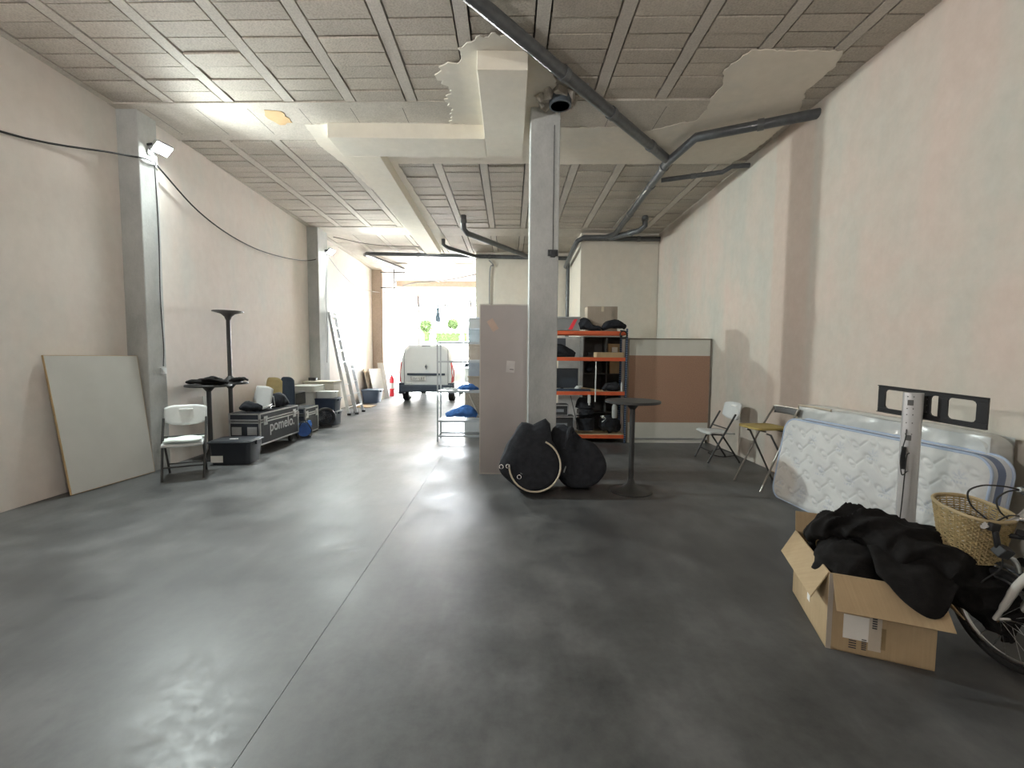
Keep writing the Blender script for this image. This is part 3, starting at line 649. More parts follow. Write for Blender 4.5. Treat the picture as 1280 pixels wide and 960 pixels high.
b = MB(); b.obox((0,0,0), (.20,.02,.24), (R(-24),0,0)); o = b.build('tablet_case', DARKP, bevel=.006); o.location = (-4.19,8.70,.62); o.rotation_euler = (0,R(-12),0); tag(o, 'small tilted dark panel standing on the small flight case', 'panel')
t = thing('cable_reel', 'blue cable reel on the floor in front of the small flight case', 'cable reel', (-3.74,7.85,0), R(35))
b = MB(); b.cyl((0,-.07,.14),(0,-.055,.14),.12,n=24); b.cyl((0,.055,.14),(0,.07,.14),.12,n=24); b.build('flange', BLUE, t)
b = MB(); b.cyl((0,-.055,.14),(0,.055,.14),.085,n=20); b.build('wound_cable', CABLE, t)
b = MB(); b.tube([(-.10,-.1,.012),(-.12,-.1,.14),(-.05,-.1,.28),(.05,-.1,.28),(.12,-.1,.14),(.10,-.1,.012),(.10,.1,.012),(.12,.1,.14),(.05,.1,.28),(-.05,.1,.28),(-.12,.1,.14),(-.10,.1,.012)], .009, 6, closed=True); b.build('stand', BLACKM, t)
cloth_heap('blue_bag', 'blue cloth bag slumped beside the cable reel', [(-3.80,7.98,.04),(-3.74,8.0,.16),(-3.70,8.02,.28)], [(.09,.07),(.10,.08),(.05,.05)], BLUEC, 21, cat='bag', flat=.01)
# crates, fan, cabinet
tub('dark blue crate stacked on the grey one beside the tall beige cabinet', -3.92, 9.32, .44, .34, .28, .48, .38, M('crate_navy',(.03,.045,.08),.5,var=.1), name='storage_crate').location.z = .30
tub('dark grey crate on the floor below the blue one', -3.92, 9.34, .44, .34, .30, .48, .38, M('crate_grey',(.10,.12,.15),.5,var=.1), name='storage_crate')
t = tub('pale translucent box on top of the dark crates', -3.92, 9.32, .36, .28, .14, .38, .30, M('translucent_white',(.62,.64,.62),.35,var=.05), name='storage_crate'); t.location.z = .58
t = thing('floor_fan', 'round floor fan standing in front of the dark crates', 'fan', (-3.83,9.00,0), R(30))
b = MB()
for r in (.05,.09,.13,.165): b.tube([(r*math.cos(a), -.05, .20+r*math.sin(a)) for a in [2*math.pi*k/20 for k in range(20)]], .004, 4, closed=True)
for k in range(12): a = 2*math.pi*k/12; b.cyl((0,-.05,.20),(.165*math.cos(a),-.05,.20+.165*math.sin(a)),.003,n=4)
b.build('grille', BLACKM, t)
b = MB(); b.tube([(.17*math.cos(a), 0, .20+.17*math.sin(a)) for a in [2*math.pi*k/24 for k in range(24)]], .035, 8, closed=True); b.build('housing', DARKP, t)
for k in range(4):
    b = MB(); a = k*math.pi/2+.3; b.obox((.08*math.cos(a),0,.20+.08*math.sin(a)), (.13,.008,.07), (R(25),-a,0)); b.build('blade', M('fan_blade',(.12,.13,.15),.5), t, bevel=.002)
b = MB(); b.box(-.12,.12,-.07,.07,0,.02); b.build('base', DARKP, t, bevel=.004)
t = thing('cabinet', 'low beige cabinet against the left wall before the second column', 'cabinet', (-4.37,10.0,0), 0)
CABM = M('beige_laminate', (.58,.54,.45), .55, var=.04)
b = MB(); b.box(-.26,.40,-.22,.2,.0,.86); b.build('body', CABM, t, bevel=.004, smooth=False)
b = MB(); b.box(-.28,.42,-.25,.22,.86,.90); b.build('top', CABM, t, bevel=.004, smooth=False)
for k in range(2):
    b = MB(); x0 = -.25+.325*k; b.box(x0,x0+.315,-.238,-.222,.04,.84); d_ = b.build('door', CABM, t, bevel=.003, smooth=False)
    b = MB(); b.tube([(x0+.27-.22*k,-.24,.62),(x0+.27-.22*k,-.262,.63),(x0+.27-.22*k,-.262,.73),(x0+.27-.22*k,-.24,.74)], .006, 6); b.build('handle', ALUD, d_)
t = thing('storage_chest', 'wide pale chest standing beside the beige cabinet', 'chest', (-4.32,9.32,0), 0)
b = MB(); b.rbox(-.30,.22,-.25,.28,.0,.70,.03); b.build('body', M('pale_grey_chest',(.52,.53,.49),.5,var=.04), t, bevel=.004)
b = MB(); b.rbox(-.32,.24,-.27,.30,.71,.84,.03); b.build('lid', MATS['pale_grey_chest'], t, bevel=.006)
b = MB(); b.box(-.08,.06,-.285,-.27,.66,.74); b.build('latch', ALUD, t, bevel=.003)
b = MB(); b.rbox(-.08,.08,-.06,.06,0,.07,.015); o = b.build('small_speaker', DARKP, bevel=.004); o.location = (-4.50,9.95,.90); tag(o, 'small dark box on the corner of the beige cabinet', 'box')

# ladders
def ladder(name, label, p0, p1, width, n, r=.03, depth=.07, m=ALUD, group='aluminium ladders at the second column'):
    """rails from base p0 to top p1, width along Y"""
    p0 = Vector(p0); p1 = Vector(p1); t = thing(name, label, 'ladder', p0, 0, group); d = p1-p0
    nrm = Vector((d.z, 0, -d.x)).normalized()
    for s in (0, 1):
        off = Vector((0, s*width, 0)); tp = off + d + Vector((0, (-.05 if s else .05), 0)); b = MB()
        a = nrm*depth/2; w = Vector((0, .013, 0))
        b.add([off-a-w, off+a-w, off+a+w, off-a+w, tp-a-w, tp+a-w, tp+a+w, tp-a+w], [(0,3,2,1),(4,5,6,7),(0,1,5,4),(1,2,6,5),(2,3,7,6),(3,0,4,7)]); b.build('rail', m, t, smooth=False)
        b = MB(); b.box(-.03,.05,s*width-.025,s*width+.025,-.0,.05); b.build('foot', RUBBER, t, smooth=False)
    for k in range(n):
        f = (k+.7)/n; q = d*f; i = .05*f; b = MB(); b.obox(q + Vector((0, width/2, 0)), (.05, width-2*i, .028), (0, math.atan2(d.x, d.z), 0)); b.build('rung', ALU, t, smooth=False)
    return t
ladder('extension_ladder', 'tall aluminium extension ladder leaning on the second column', (-3.98,10.72,0), (-4.38,10.55,2.52), .46, 9)
ladder('ladder', 'short aluminium ladder section standing in front of the tall one', (-3.86,10.92,0), (-4.10,10.88,1.22), .50, 4)
# far left: tub, sheets, extinguisher
t = tub('blue grey storage tub on the floor beyond the ladders', -4.35, 13.75, .42, .46, .42, .52, .56, M('tub_blue_grey',(.12,.16,.24),.5,var=.08), rz=0)
b = MB(); b.box(-.35,.35,-.28,.28,0,.02); o = b.build('cardboard_sheet', KRAFT, smooth=False); o.location = (-4.30,12.6,0); tag(o, 'flat piece of cardboard on the floor by the far tub', 'cardboard')
WB = (M('white_board', (.80,.79,.76), .7, var=.03), M('board_edge', (.66,.58,.48), .85))
leaning_sheet('wall_sheet', 'tan edged board leaning on the left wall beyond the far tub', 'board', (-4.50,14.05,.0), (-4.50,14.6,.0), (-4.72,14.0,1.03), (-4.72,14.55,1.03), .03, (M('tan_board', (.55,.46,.37), .8), WB[1]), group='boards leaning before the third column')
leaning_sheet('wall_sheet', 'square white board leaning between two others before the third column', 'board', (-4.42,14.2,.0), (-4.28,15.15,.0), (-4.62,14.2,1.03), (-4.50,15.12,1.03), .025, WB, group='boards leaning before the third column')
leaning_sheet('wall_sheet', 'tallest white board leaning on the third column', 'board', (-4.42,14.93,.0), (-4.15,15.0,.0), (-4.60,15.12,1.22), (-4.40,15.16,1.22), .025, WB, group='boards leaning before the third column')
t = thing('fire_extinguisher', 'tall red fire extinguisher on the floor by the van bay wall', 'extinguisher', (-4.30,15.85,0))
b = MB(); b.lathe([(.078,.0),(.085,.03),(.085,.62),(.06,.70),(.03,.73)], n=24); b.build('cylinder_body', REDP, t)
b = MB(); b.box(-.02,.02,-.02,.02,.73,.78); b.box(-.015,.12,-.012,.012,.78,.80); b.build('valve', BLACKM, t, smooth=False)
b = MB(); b.tube([(.02,0,.75),(.12,0,.70),(.115,-.02,.45),(.10,-.02,.25)], .013, 8, smooth=4); b.build('hose', RUBBER, t)
b = MB(); b.lathe([(.086,.28),(.0865,.30),(.0865,.46),(.086,.48)], n=24); b.build('label_band', WHITE, t)
# ------------------------------------------------------------------ middle of the hall
t = thing('door_leaf', 'tall grey-brown door leaf standing upright beside the middle column', 'door leaf', (-.08,5.47,0), 0)
TAUPE = M('taupe_laminate', (.42,.385,.37), .5, var=.06, scale=2)
b = MB(); b.box(-.29,.285,-.018,.018,.015,2.125); b.build('panel', TAUPE, t, smooth=False)
EDG = M('pale_edge', (.55,.52,.47), .6)
for nm, a in (('edge_strip', (-.302,-.29,-.019,.019,0,2.14)), ('edge_strip', (.285,.297,-.019,.019,0,2.14)), ('edge_strip', (-.29,.285,-.019,.019,2.125,2.14)), ('edge_strip', (-.29,.285,-.019,.019,0,.015))):
    b = MB(); b.box(*a); b.build(nm, EDG, t, smooth=False)
b = MB(); b.obox((-.14,-.021,1.88), (.085,.004,.15), (0,R(-32),0)); lab(b.build('sticker', M('peach_paper',(.55,.42,.34),.8), t, smooth=False), 'tilted peach paper sticker')
b = MB(); b.obox((.085,-.021,1.365), (.105,.004,.145), (0,R(4),0)); lab(b.build('notice', M('notice_paper',(.56,.54,.52),.8), t, smooth=False), 'small grey paper notice')
b = MB(); b.obox((.10,-.0245,1.33), (.05,.002,.008), (0,R(4),0)); b.build('print_line', INK, t, smooth=False)

# bass drum bags
GOLD = M('drum_hoop_wood', (.62,.54,.42), .45, var=.1)
t = thing('drum_bag', 'black drum bag with a pale hoop and eyelets leaning by the middle column', 'bag', (.26,4.78,0), 0)
TL = R(-14)
def rotx(p, a=TL, piv=.0):
    y, z = p[1], p[2]; return Vector((p[0], y*math.cos(a) - z*math.sin(a), y*math.sin(a)+z*math.cos(a)))
def disc(cx, cy, cz, R_, dep, seed, bulge):
    vs = []; n = 48; prof = [(0,-dep),(.5,-dep*1.0),(.88,-dep*.98),(.97,-dep*.85),(1,-dep*.5),(1.0,0),(.99,dep*.6),(.94,dep*.95),(.8,dep*1.05),(.4,dep*1.08),(0,dep*1.08)]
    b = MB()
    def f(u, v):
        i = v*(len(prof)-1); k = min(int(i), len(prof)-2); q = i-k
        r = prof[k][0]*(1-q)+prof[k+1][0]*q; d = prof[k][1]*(1-q)+prof[k+1][1]*q
        a = 2*math.pi*u; rr_ = R_*r
        x, z = rr_*math.cos(a), rr_*math.sin(a)
        w = noise.noise(Vector((x*5+seed, d*6, z*5)))*.03*r + bulge(a)*r*r
        x, z = x*(1+w/R_), z*(1+w/R_)
        fl_ = max(z, -R_*.985)
        p = rotx(Vector((x, d + noise.noise(Vector((x*6, z*6, seed)))*.02, fl_)))
        return p + Vector((cx, cy, cz))
    b.grid(f, n, 40, wrap_u=True); return b
def bulge1(a):
    c = math.cos(a); s = math.sin(a)
    up = max(0, s)
    return .09*up**2 + .10*max(0, math.cos(a-R(104)))**40 + .17*max(0, math.cos(a-R(73)))**40 + .05*max(0, math.cos(a-R(135)))**8 + .10*max(0, math.cos(a-R(183)))**10
disc(0,0,.285,.285,.19,1,bulge1).build('shell', NAVYC, t, angle=80)
b = MB(); ring = []
for k in range(25):
    a = R(-182 + 247*k/24); ring.append(rotx(Vector((.275*math.cos(a)+.012, -.205, .275*math.sin(a)))) + Vector((0,0,.285)))
b.tube(ring, .0095, 8); b.build('hoop', GOLD, t)
for (x, z) in ((-.345,.27),(-.275,.275),(-.155,.165)):
    b = MB(); p = rotx(Vector((x,-.218 if x > -.25 else -.212,z-.285))) + Vector((0,0,.285)); b.tube([p + rotx(Vector((.021*math.cos(a),0,.021*math.sin(a)))) for a in [2*math.pi*k/14 for k in range(14)]], .0055, 6, closed=True); b.build('eyelet', CHROME, t)
b = MB(); b.obox(rotx(Vector((-.13,-.215,-.085)))+Vector((0,0,.285)), (.03,.004,.008), (0,.5,0)); b.obox(rotx(Vector((-.31,-.12,-.03)))+Vector((0,0,.285)), (.05,.004,.012), (0,.3,0)); b.build('buckle', CHROME, t, smooth=False)
t = thing('drum_bag', 'larger plain black drum bag slumped to the side of the hooped one', 'bag', (.80,4.90,0), 0)
def bulge2(a): return .10*max(0, math.cos(a-R(150)))**6 + .17*max(0, math.cos(a-R(118)))**14 - .03*max(0, math.cos(a-R(60)))**2
disc(0,0,.29,.29,.16,9,bulge2).build('shell', NAVYC, t, angle=80)
b = MB(); b.tube([(-.20,-.24,.50),(-.17,-.20,.60),(-.13,-.14,.70),(-.09,-.06,.66),(-.06,-.05,.55)], [.02,.028,.028,.022,.02], 8, smooth=4); b.build('carry_strap', NAVYC, t)
b = MB(); b.obox((-.20,-.262,.28), (.012,.006,.07), (0,.3,0)); b.build('buckle', ALU, t, smooth=False)

# boltless rack
RX0, RX1, RY0, RY1 = .30, 2.02, 7.50, 7.92
t = thing('shelving_rack', 'boltless shelving rack with dark blue posts and orange beams', 'rack', ((RX0+RX1)/2, (RY0+RY1)/2, 0), 0)
ox, oy = t.location.x, t.location.y
def perf():
    m, nt, bs = nodes('perforated_post'); tc = nt.nodes.new('ShaderNodeTexCoord'); sp = nt.nodes.new('ShaderNodeSeparateXYZ'); nt.links.new(tc.outputs['Object'], sp.inputs[0])
    w = nt.nodes.new('ShaderNodeMath'); w.operation = 'PINGPONG'; w.inputs[1].default_value = .019; nt.links.new(sp.outputs['Z'], w.inputs[0])
    c = ramp(nt, w.outputs[0], [(.0, (.02,.05,.12)), (.012, (.02,.05,.12)), (.0145, (.20,.24,.30)), (.03, (.20,.24,.30))]); nt.links.new(c, bs.inputs['Base Color']); bs.inputs['Roughness'].default_value = .45; return m
PERF = perf()
for x in (RX0, RX1):
    for y in (RY0, RY1):
        sx = 1 if x == RX0 else -1; sy = 1 if y == RY0 else -1; b = MB()
        b.box(*sorted((x-ox, x-ox+sx*.035)), *sorted((y-oy, y-oy+sy*.004)), 0, 1.98); b.box(*sorted((x-ox, x-ox+sx*.004)), *sorted((y-oy, y-oy+sy*.035)), 0, 1.98)
        b.build('post', PERF, t, smooth=False)
SH = (.10, .855, 1.445, 1.895)
for z in SH:
    b = MB(); b.box(RX0-ox+.004,RX1-ox-.004,RY0-oy+.006,RY1-oy-.006,z+.028,z+.042); sh = b.build('shelf', CHIP, t, smooth=False)
    for y in (RY0+.001, RY1-.009):
        b = MB(); b.box(RX0-ox+.036,RX1-ox-.036,y-oy,y-oy+.008,z-.022,z+.040); b.build('beam', ORANGE, t, smooth=False)
    for x in (RX0, RX1-.008):
        b = MB(); b.box(x-ox,x-ox+.008,RY0-oy+.036,RY1-oy-.036,z-.022,z+.028); b.build('side_beam', ORANGE, t, smooth=False)
def top(i): return SH[i] + .042
def cbox(name, label, x0, x1, y0, y1, z0, z1, m, cat='box', tape=True, rz=0, group=None):
    cx, cy = (x0+x1)/2, (y0+y1)/2; t = thing(name, label, cat, (cx,cy,z0), R(rz), group); w, d, h = (x1-x0)/2, (y1-y0)/2, z1-z0
    b = MB(); b.box(-w,w,-d,d,0,h); b.build('carton', m, t, bevel=.003, smooth=False)
    b = MB(); b.box(-w,-.001,-d,d,h,h+.003); b.box(.001,w,-d,d,h,h+.003); b.build('flap', m, t, smooth=False)
    if tape:
        b = MB(); b.box(-.022,.022,-d-.0015,d+.0015,h+.003,h+.0042); b.box(-.022,.022,-d-.0015,-d,h*.8,h+.003); b.build('tape', M('packing_tape',(.50,.42,.30),.3), t, smooth=False)
    return t
cbox('cardboard_box', 'square brown cardboard box on top of the rack', 1.33, 1.85, 7.58, 7.88, top(3), 2.36, KRAFT2)
# transparent crate with a red cross-stripe
t = thing('plastic_crate', 'clear grey plastic crate with a red stripe on top of the rack', 'crate', (.93,7.66,top(3)))
b = MB()
for a in ((-.27,.26,-.14,-.13,0,.22),(-.27,.26,.13,.14,0,.22),(-.27,-.26,-.13,.13,0,.22),(.25,.26,-.13,.13,0,.22),(-.27,.26,-.14,.14,0,.01)): b.box(*a)
b.build('bin', M('smoky_plastic',(.22,.23,.23),.35,var=.08), t, smooth=False)
b = MB(); b.box(-.285,.275,-.155,.155,.215,.24); b.build('rim', M('smoky_rim',(.33,.34,.34),.4), t, bevel=.003, smooth=False)
b = MB(); b.add([(.06,-.142,.02),(.13,-.142,.02),(.22,-.142,.20),(.16,-.142,.20),(.06,-.140,.02),(.13,-.140,.02),(.22,-.140,.20),(.16,-.140,.20)], [(0,1,2,3),(7,6,5,4),(0,4,5,1),(1,5,6,2),(2,6,7,3),(3,7,4,0)]); lab(b.build('stripe', REDP, t, smooth=False), 'slanting red stripe')
cloth_heap('soft_bag', 'dark blue soft bag between the crate and the cardboard box on the rack', [(1.18,7.55,2.03),(1.28,7.54,2.06),(1.40,7.54,2.00),(1.55,7.55,1.98)], [(.05,.08),(.08,.11),(.08,.06),(.05,.04)], NAVYC, 31, cat='bag', flat=top(3)+.002, amp=.015)
cloth_heap('soft_bag', 'black soft bag at the top end of the rack hanging over the beam', [(1.58,7.58,1.98),(1.70,7.57,2.05),(1.88,7.56,2.05),(1.99,7.57,2.01)], [(.05,.04),(.09,.08),(.09,.08),(.05,.05)], NAVYC, 33, cat='bag', flat=top(3)+.002, amp=.015)
b = MB()
for k, r_ in enumerate((.055,.062,.058)): b.tube([(1.935+r_*math.cos(a), 7.478-.008*k, 1.875+r_*1.1*math.sin(a)) for a in [2*math.pi*j/18 for j in range(18)]], .008, 6, closed=True)
tag(b.build('cable_coil', CABLE, origin=(1.935,7.47,1.9)), 'coil of black cable hanging from the top beam of the rack', 'cable')
# second shelf
cbox('cardboard_box', 'flat brown cardboard box on the second shelf from the top of the rack', 1.50, 1.97, 7.53, 7.85, top(2), top(2)+.085, KRAFT, tape=False)
cloth_heap('soft_bag', 'black bag on the second shelf beside the column', [(.62,7.62,1.56),(.80,7.60,1.60),(1.0,7.62,1.56),(1.13,7.62,1.52)], [(.08,.06),(.12,.12),(.11,.10),(.05,.05)], NAVYC, 35, cat='bag', flat=top(2)+.002, amp=.015)
cbox('equipment_box', 'grey-lidded equipment box behind the bag on the second shelf', .60, .98, 7.72, 7.90, top(2), top(2)+.33, M('slate_box',(.12,.14,.17),.5), tape=False)
# third shelf
t = thing('monitor', 'flat dark monitor lying upright on the third shelf of the rack', 'monitor', (.93,7.74,top(1)))
b = MB(); b.box(-.27,.27,-.02,.012,.05,.38); b.build('screen', M('screen_off',(.035,.045,.06),.3), t, bevel=.005, smooth=False)
b = MB(); b.box(-.28,.28,-.012,.02,.04,.39); b.build('frame', DARKP, t, bevel=.005, smooth=False)
b = MB(); b.box(-.10,.10,-.06,.07,0,.012); b.box(-.025,.025,0,.03,.01,.09); b.build('stand', DARKP, t, smooth=False)
b = MB(); b.rbox(.72,1.40,7.52,7.68,top(1),top(1)+.035,.02); tag(b.build('keyboard_case', M('navy_case',(.03,.05,.09),.5), origin=(1,7.6,top(1)), bevel=.003), 'flat navy case along the front of the third shelf', 'case')
for k, (x0, x1, y0, y1, z) in enumerate(((1.20,1.52,7.58,7.66,.01),(1.25,1.62,7.62,7.70,.025),(1.18,1.45,7.70,7.60,.045))):
    b = MB(); b.cyl((x0,y0,top(1)+.045+z*.5),(x1,y1,top(1)+.009),.008,n=8); tag(b.build('wooden_stick', CHIP, origin=(x0,y0,top(1))), ('front thin wooden stick lying on the third shelf', 'middle wooden stick reaching furthest to the end post', 'rear wooden stick crossing the other two sticks')[k], 'stick', 'sticks on the third shelf')
b = MB()
for k in range(4): b.tube([(1.18+.05*math.cos(a)+.01*k, 7.56+.035*math.sin(a), top(1)+.05+.012*k) for a in [2*math.pi*j/16 for j in range(16)]], .008, 6, closed=True)
tag(b.build('cable_coil', WHITEP, origin=(1.18,7.56,top(1))), 'small coil of white cable on the third shelf', 'cable')
cloth_heap('soft_bag', 'rounded black bag at the end of the third shelf', [(1.62,7.62,top(1)+.03),(1.73,7.61,top(1)+.07),(1.84,7.61,top(1)+.07),(1.93,7.62,top(1)+.03)], [(.05,.03),(.10,.09),(.10,.09),(.05,.03)], NAVYC, 41, cat='bag', flat=top(1)+.002, amp=.012)
b = MB(); b.lathe([(.018,0),(.02,.01),(.02,.12),(.008,.15),(.008,.17)], (1.945,7.55,top(1)), 14); tag(b.build('white_bottle', WHITEP, origin=(1.945,7.55,top(1))), 'small white bottle by the post on the third shelf', 'bottle')
b = MB(); b.cyl((1.475,7.485,.72),(1.478,7.485,1.415),.011,n=10); tag(b.build('white_tube', WHITE, origin=(1.475,7.485,.72)), 'thin white tube hanging in front of the middle shelves', 'tube')
b = MB(); b.rbox(1.345,1.395,7.483,7.497,.70,.84,.005); b.rbox(1.355,1.385,7.474,7.484,.66,.72,.004); tag(b.build('power_strip', WHITEP, origin=(1.37,7.49,.84)), 'white adaptor hanging below the third shelf', 'adaptor')
# bottom shelf
cloth_heap('gig_bag', 'tall black gig bag standing on the bottom shelf', [(1.35,7.70,.20),(1.34,7.69,.45),(1.33,7.69,.66),(1.33,7.70,.78)], [(.17,.14),(.185,.15),(.17,.13),(.10,.07)], NAVYC, 43, cat='bag', flat=top(0)+.002, amp=.012)
cloth_heap('gig_bag', 'low black bag slumped on the bottom shelf by the end post', [(1.62,7.68,.22),(1.72,7.67,.30),(1.85,7.67,.28),(1.95,7.68,.20)], [(.07,.06),(.13,.17),(.12,.15),(.05,.06)], NAVYC, 44, cat='bag', flat=top(0)+.002, amp=.012)
b = MB(); b.lathe([(.04,0),(.045,.02),(.045,.20),(.02,.245),(.02,.27)], (1.83,7.56,.43), 16); tag(b.build('grey_bottle', M('pewter_bottle',(.42,.43,.42),.4), origin=(1.83,7.56,.43)), 'pale grey bottle standing on the low black bag', 'bottle')
b = MB(); b.tube([(1.58,7.54,.46),(1.64,7.53,.47),(1.60,7.52,.44),(1.67,7.53,.43),(1.66,7.54,.40),(1.61,7.54,.36)], .007, 6, smooth=4); tag(b.build('white_cable', WHITEP, origin=(1.6,7.53,.4)), 'loop of white cable over the low black bag', 'cable')
def rackgear(label, x0, x1, z0, z1):
    t = thing('rack_unit', label, 'amplifier', ((x0+x1)/2,7.66,z0), 0, 'boxed amplifiers on the bottom shelf'); w = (x1-x0)/2; h = z1-z0
    b = MB(); b.box(-w,w,-.12,.14,0,h); b.build('body', DARKP, t, smooth=False)
    b = MB(); b.tube([(-w+.01,-.13,.015),(w-.01,-.13,.015),(w-.01,-.13,h-.015),(-w+.01,-.13,h-.015)], .010, 6, closed=True); b.build('frame', ALUD, t)
    b = MB(); b.box(-w*.5,w*.5,-.127,-.12,h*.35,h*.6); b.build('panel', M('slate_panel',(.2,.22,.24),.5), t, smooth=False)
rackgear('larger framed amplifier at the column end of the bottom shelf', .66, 1.12, top(0)+.01, .46)
rackgear('smaller framed amplifier stacked on the larger one', .70, 1.02, .46, .66)
b = MB(); b.obox((1.135,7.55,.50), (.012,.012,.66), (0,R(-14),0)); tag(b.build('metal_rod', GREYM, origin=(1.13,7.55,.3)), 'slanting metal rod leaning against the tall gig bag', 'rod')
# items seen through the gap left of the column
cbox('equipment_box', 'blue grey box at the far end of the bottom shelf, left of the column', .32, .60, 7.56, 7.86, top(0), .55, M('slate_box2',(.10,.13,.18),.5), tape=False)
cbox('equipment_box', 'blue grey box at the far end of the third shelf, left of the column', .32, .60, 7.56, 7.86, top(1), 1.15, M('slate_box2',(.10,.13,.18),.5), tape=False)
cbox('equipment_box', 'pale box at the far end of the second shelf, left of the column', .32, .58, 7.56, 7.86, top(2), 1.75, WHITEP, tape=False)
# dark cubby cabinet behind the rack with boxes
t = thing('cubby_cabinet', 'dark open cubby cabinet standing behind the shelving rack', 'cabinet', (1.80,8.45,0)); CB = M('dark_board', (.085,.08,.075), .6)
for a in ((-.42,-.40,-.2,.2,0,1.88),(.40,.42,-.2,.2,0,1.88),(.02,.04,-.2,.2,.05,1.86)):
    b = MB(); b.box(*a); b.build('side', CB, t, smooth=False)
for z in (0.03,.42,.80,1.16,1.50,1.86):
    b = MB(); b.box(-.40,.40,-.2,.2,z,z+.02); b.build('shelf', CB, t, smooth=False)
b = MB(); b.box(-.40,.40,.19,.2,.05,1.86); b.build('back_panel', CB, t, smooth=False)
cbox('cardboard_box', 'brown carton with a pale label in the upper cubby behind the rack', 1.86, 2.10, 8.29, 8.5, 1.52, 1.74, KRAFT, tape=False)
b = MB(); b.box(1.93,2.04,8.282,8.288,1.58,1.68); tag(b.build('carton_label', PAPER, smooth=False, origin=(1.98,8.285,1.6)), 'pale label on the carton in the upper cubby', 'label')
cbox('cardboard_box', 'brown carton in the lower cubby behind the rack', 1.90, 2.12, 8.29, 8.5, 1.18, 1.42, KRAFT, tape=False)
cloth_heap('soft_bag', 'dark blue bag in the cubby beside the lower carton', [(1.50,8.38,1.22),(1.56,8.38,1.32),(1.62,8.38,1.40)], [(.08,.06),(.09,.08),(.05,.05)], NAVYC, 46, cat='bag', flat=1.182, amp=.01)
b = MB(); b.box(1.48,1.78,8.30,8.45,1.52,1.58); b.box(1.52,1.72,8.28,8.30,1.535,1.56); tag(b.build('media_player', DARKP, origin=(1.6,8.4,1.52), bevel=.003, smooth=False), 'flat dark device in the upper cubby', 'device')
b = MB(); b.box(2.03,2.11,8.02,8.05,0,1.84); tag(b.build('white_plank', WHITE, origin=(2.07,8.03,0), smooth=False), 'tall narrow white plank standing behind the end post of the rack', 'plank')
b = MB(); b.box(.98,1.42,8.86,8.88,0.0,1.9); tag(b.build('leaning_sheet', M('grey_white_panel',(.52,.51,.49),.7), origin=(1.2,8.87,0), smooth=False), 'pale grey panel standing behind the rack beside the dark cabinet', 'panel')

# pinboard partition
t = thing('display_board', 'wide white partition board with a large brown cork field', 'display board', (2.76,7.56,0))
HX = .725
b = MB(); b.box(-.70,.70,-.015,.015,1.525,1.80); b.build('white_panel', M('off_white_panel',(.60,.60,.55),.5,var=.03), t, smooth=False)
CORK = M('cork_brown', (.36,.22,.155), .95, var=.12, scale=60, bmp=.2)
b = MB(); b.box(-.70,.70,-.017,.015,.36,1.525); b.build('cork_panel', CORK, t, smooth=False)
b = MB(); b.box(-.70,.70,-.015,.015,.085,.36); b.build('white_panel', MATS['off_white_panel'], t, smooth=False)
FRM = M('taupe_frame', (.20,.17,.14), .5)
b = MB(); b.box(-.715,.715,-.02,.02,1.80,1.822); b.build('top_rail', FRM, t, smooth=False)
b = MB(); b.box(.70,.725,-.02,.02,.02,1.822); b.build('stile', FRM, t, smooth=False)
b = MB(); b.box(-.725,-.70,-.02,.02,.02,1.822); b.build('stile', FRM, t, smooth=False)
b = MB(); b.box(-.70,.70,-.024,.02,.055,.085); b.build('bottom_rail', ALUD, t, smooth=False)
b = MB(); b.box(-.70,.66,-.02,.02,.0,.055); b.build('plinth', MATS['off_white_panel'], t, smooth=False)

# grey wire-frame shelf unit
GSH = M('pale_grey_steel', (.42,.45,.48), .4, .4, var=.05)
t = thing('metal_shelf', 'light grey tubular shelf unit standing left of the door leaf', 'shelf', (-.72,7.68,0))
for x in (-.53,.53):
    for y in (-.17,.17):
        b = MB(); b.box(x-.013,x+.013,y-.013,y+.013,0,1.74); b.build('post', GSH, t, smooth=False)
for z in (.10,.36,.87,1.39,1.72):
    b = MB()
    for y in (-.17,.17): b.box(-.53,.53,y-.012,y+.012,z-.015,z+.012)
    for x in (-.53,.53): b.box(x-.01,x+.01,-.17,.17,z-.014,z+.011)
    b.build('shelf_frame', GSH, t, smooth=False)
    if z in (.36,.87):
        b = MB(); b.box(-.52,.52,-.16,.16,z+.012,z+.018); b.build('shelf', GSH, t, smooth=False)
cloth_heap('blue_bag', 'bright blue cloth bundle on the low tier of the tubular shelf', [(-1.12,7.66,.44),(-.95,7.64,.50),(-.75,7.65,.52),(-.58,7.66,.44)], [(.05,.05),(.11,.08),(.13,.12),(.06,.05)], BLUEC, 51, flat=.38)
cloth_heap('dark_bag', 'dark folded item beside the blue bundle on the low tier', [(-.52,7.66,.42),(-.44,7.66,.44),(-.34,7.66,.42)], [(.04,.04),(.09,.06),(.05,.04)], NAVYC, 52, flat=.38)
cloth_heap('blue_bag', 'blue cables bundled on the middle tier of the tubular shelf', [(-.95,7.62,.91),(-.82,7.62,.94),(-.68,7.63,.95),(-.55,7.64,.91)], [(.04,.02),(.09,.05),(.09,.06),(.04,.03)], BLUEC, 53, flat=.89)
b = MB()
rr = random.Random(8)
for k in range(5): b.tube([(-1.18+rr.random()*.3, 7.55+rr.random()*.2, .90+rr.random()*.03) for _ in range(5)], .009, 6, smooth=4)
tag(b.build('white_cable', WHITEP, origin=(-1.1,7.6,.89)), 'tangle of white cable on the middle tier of the tubular shelf', 'cable')
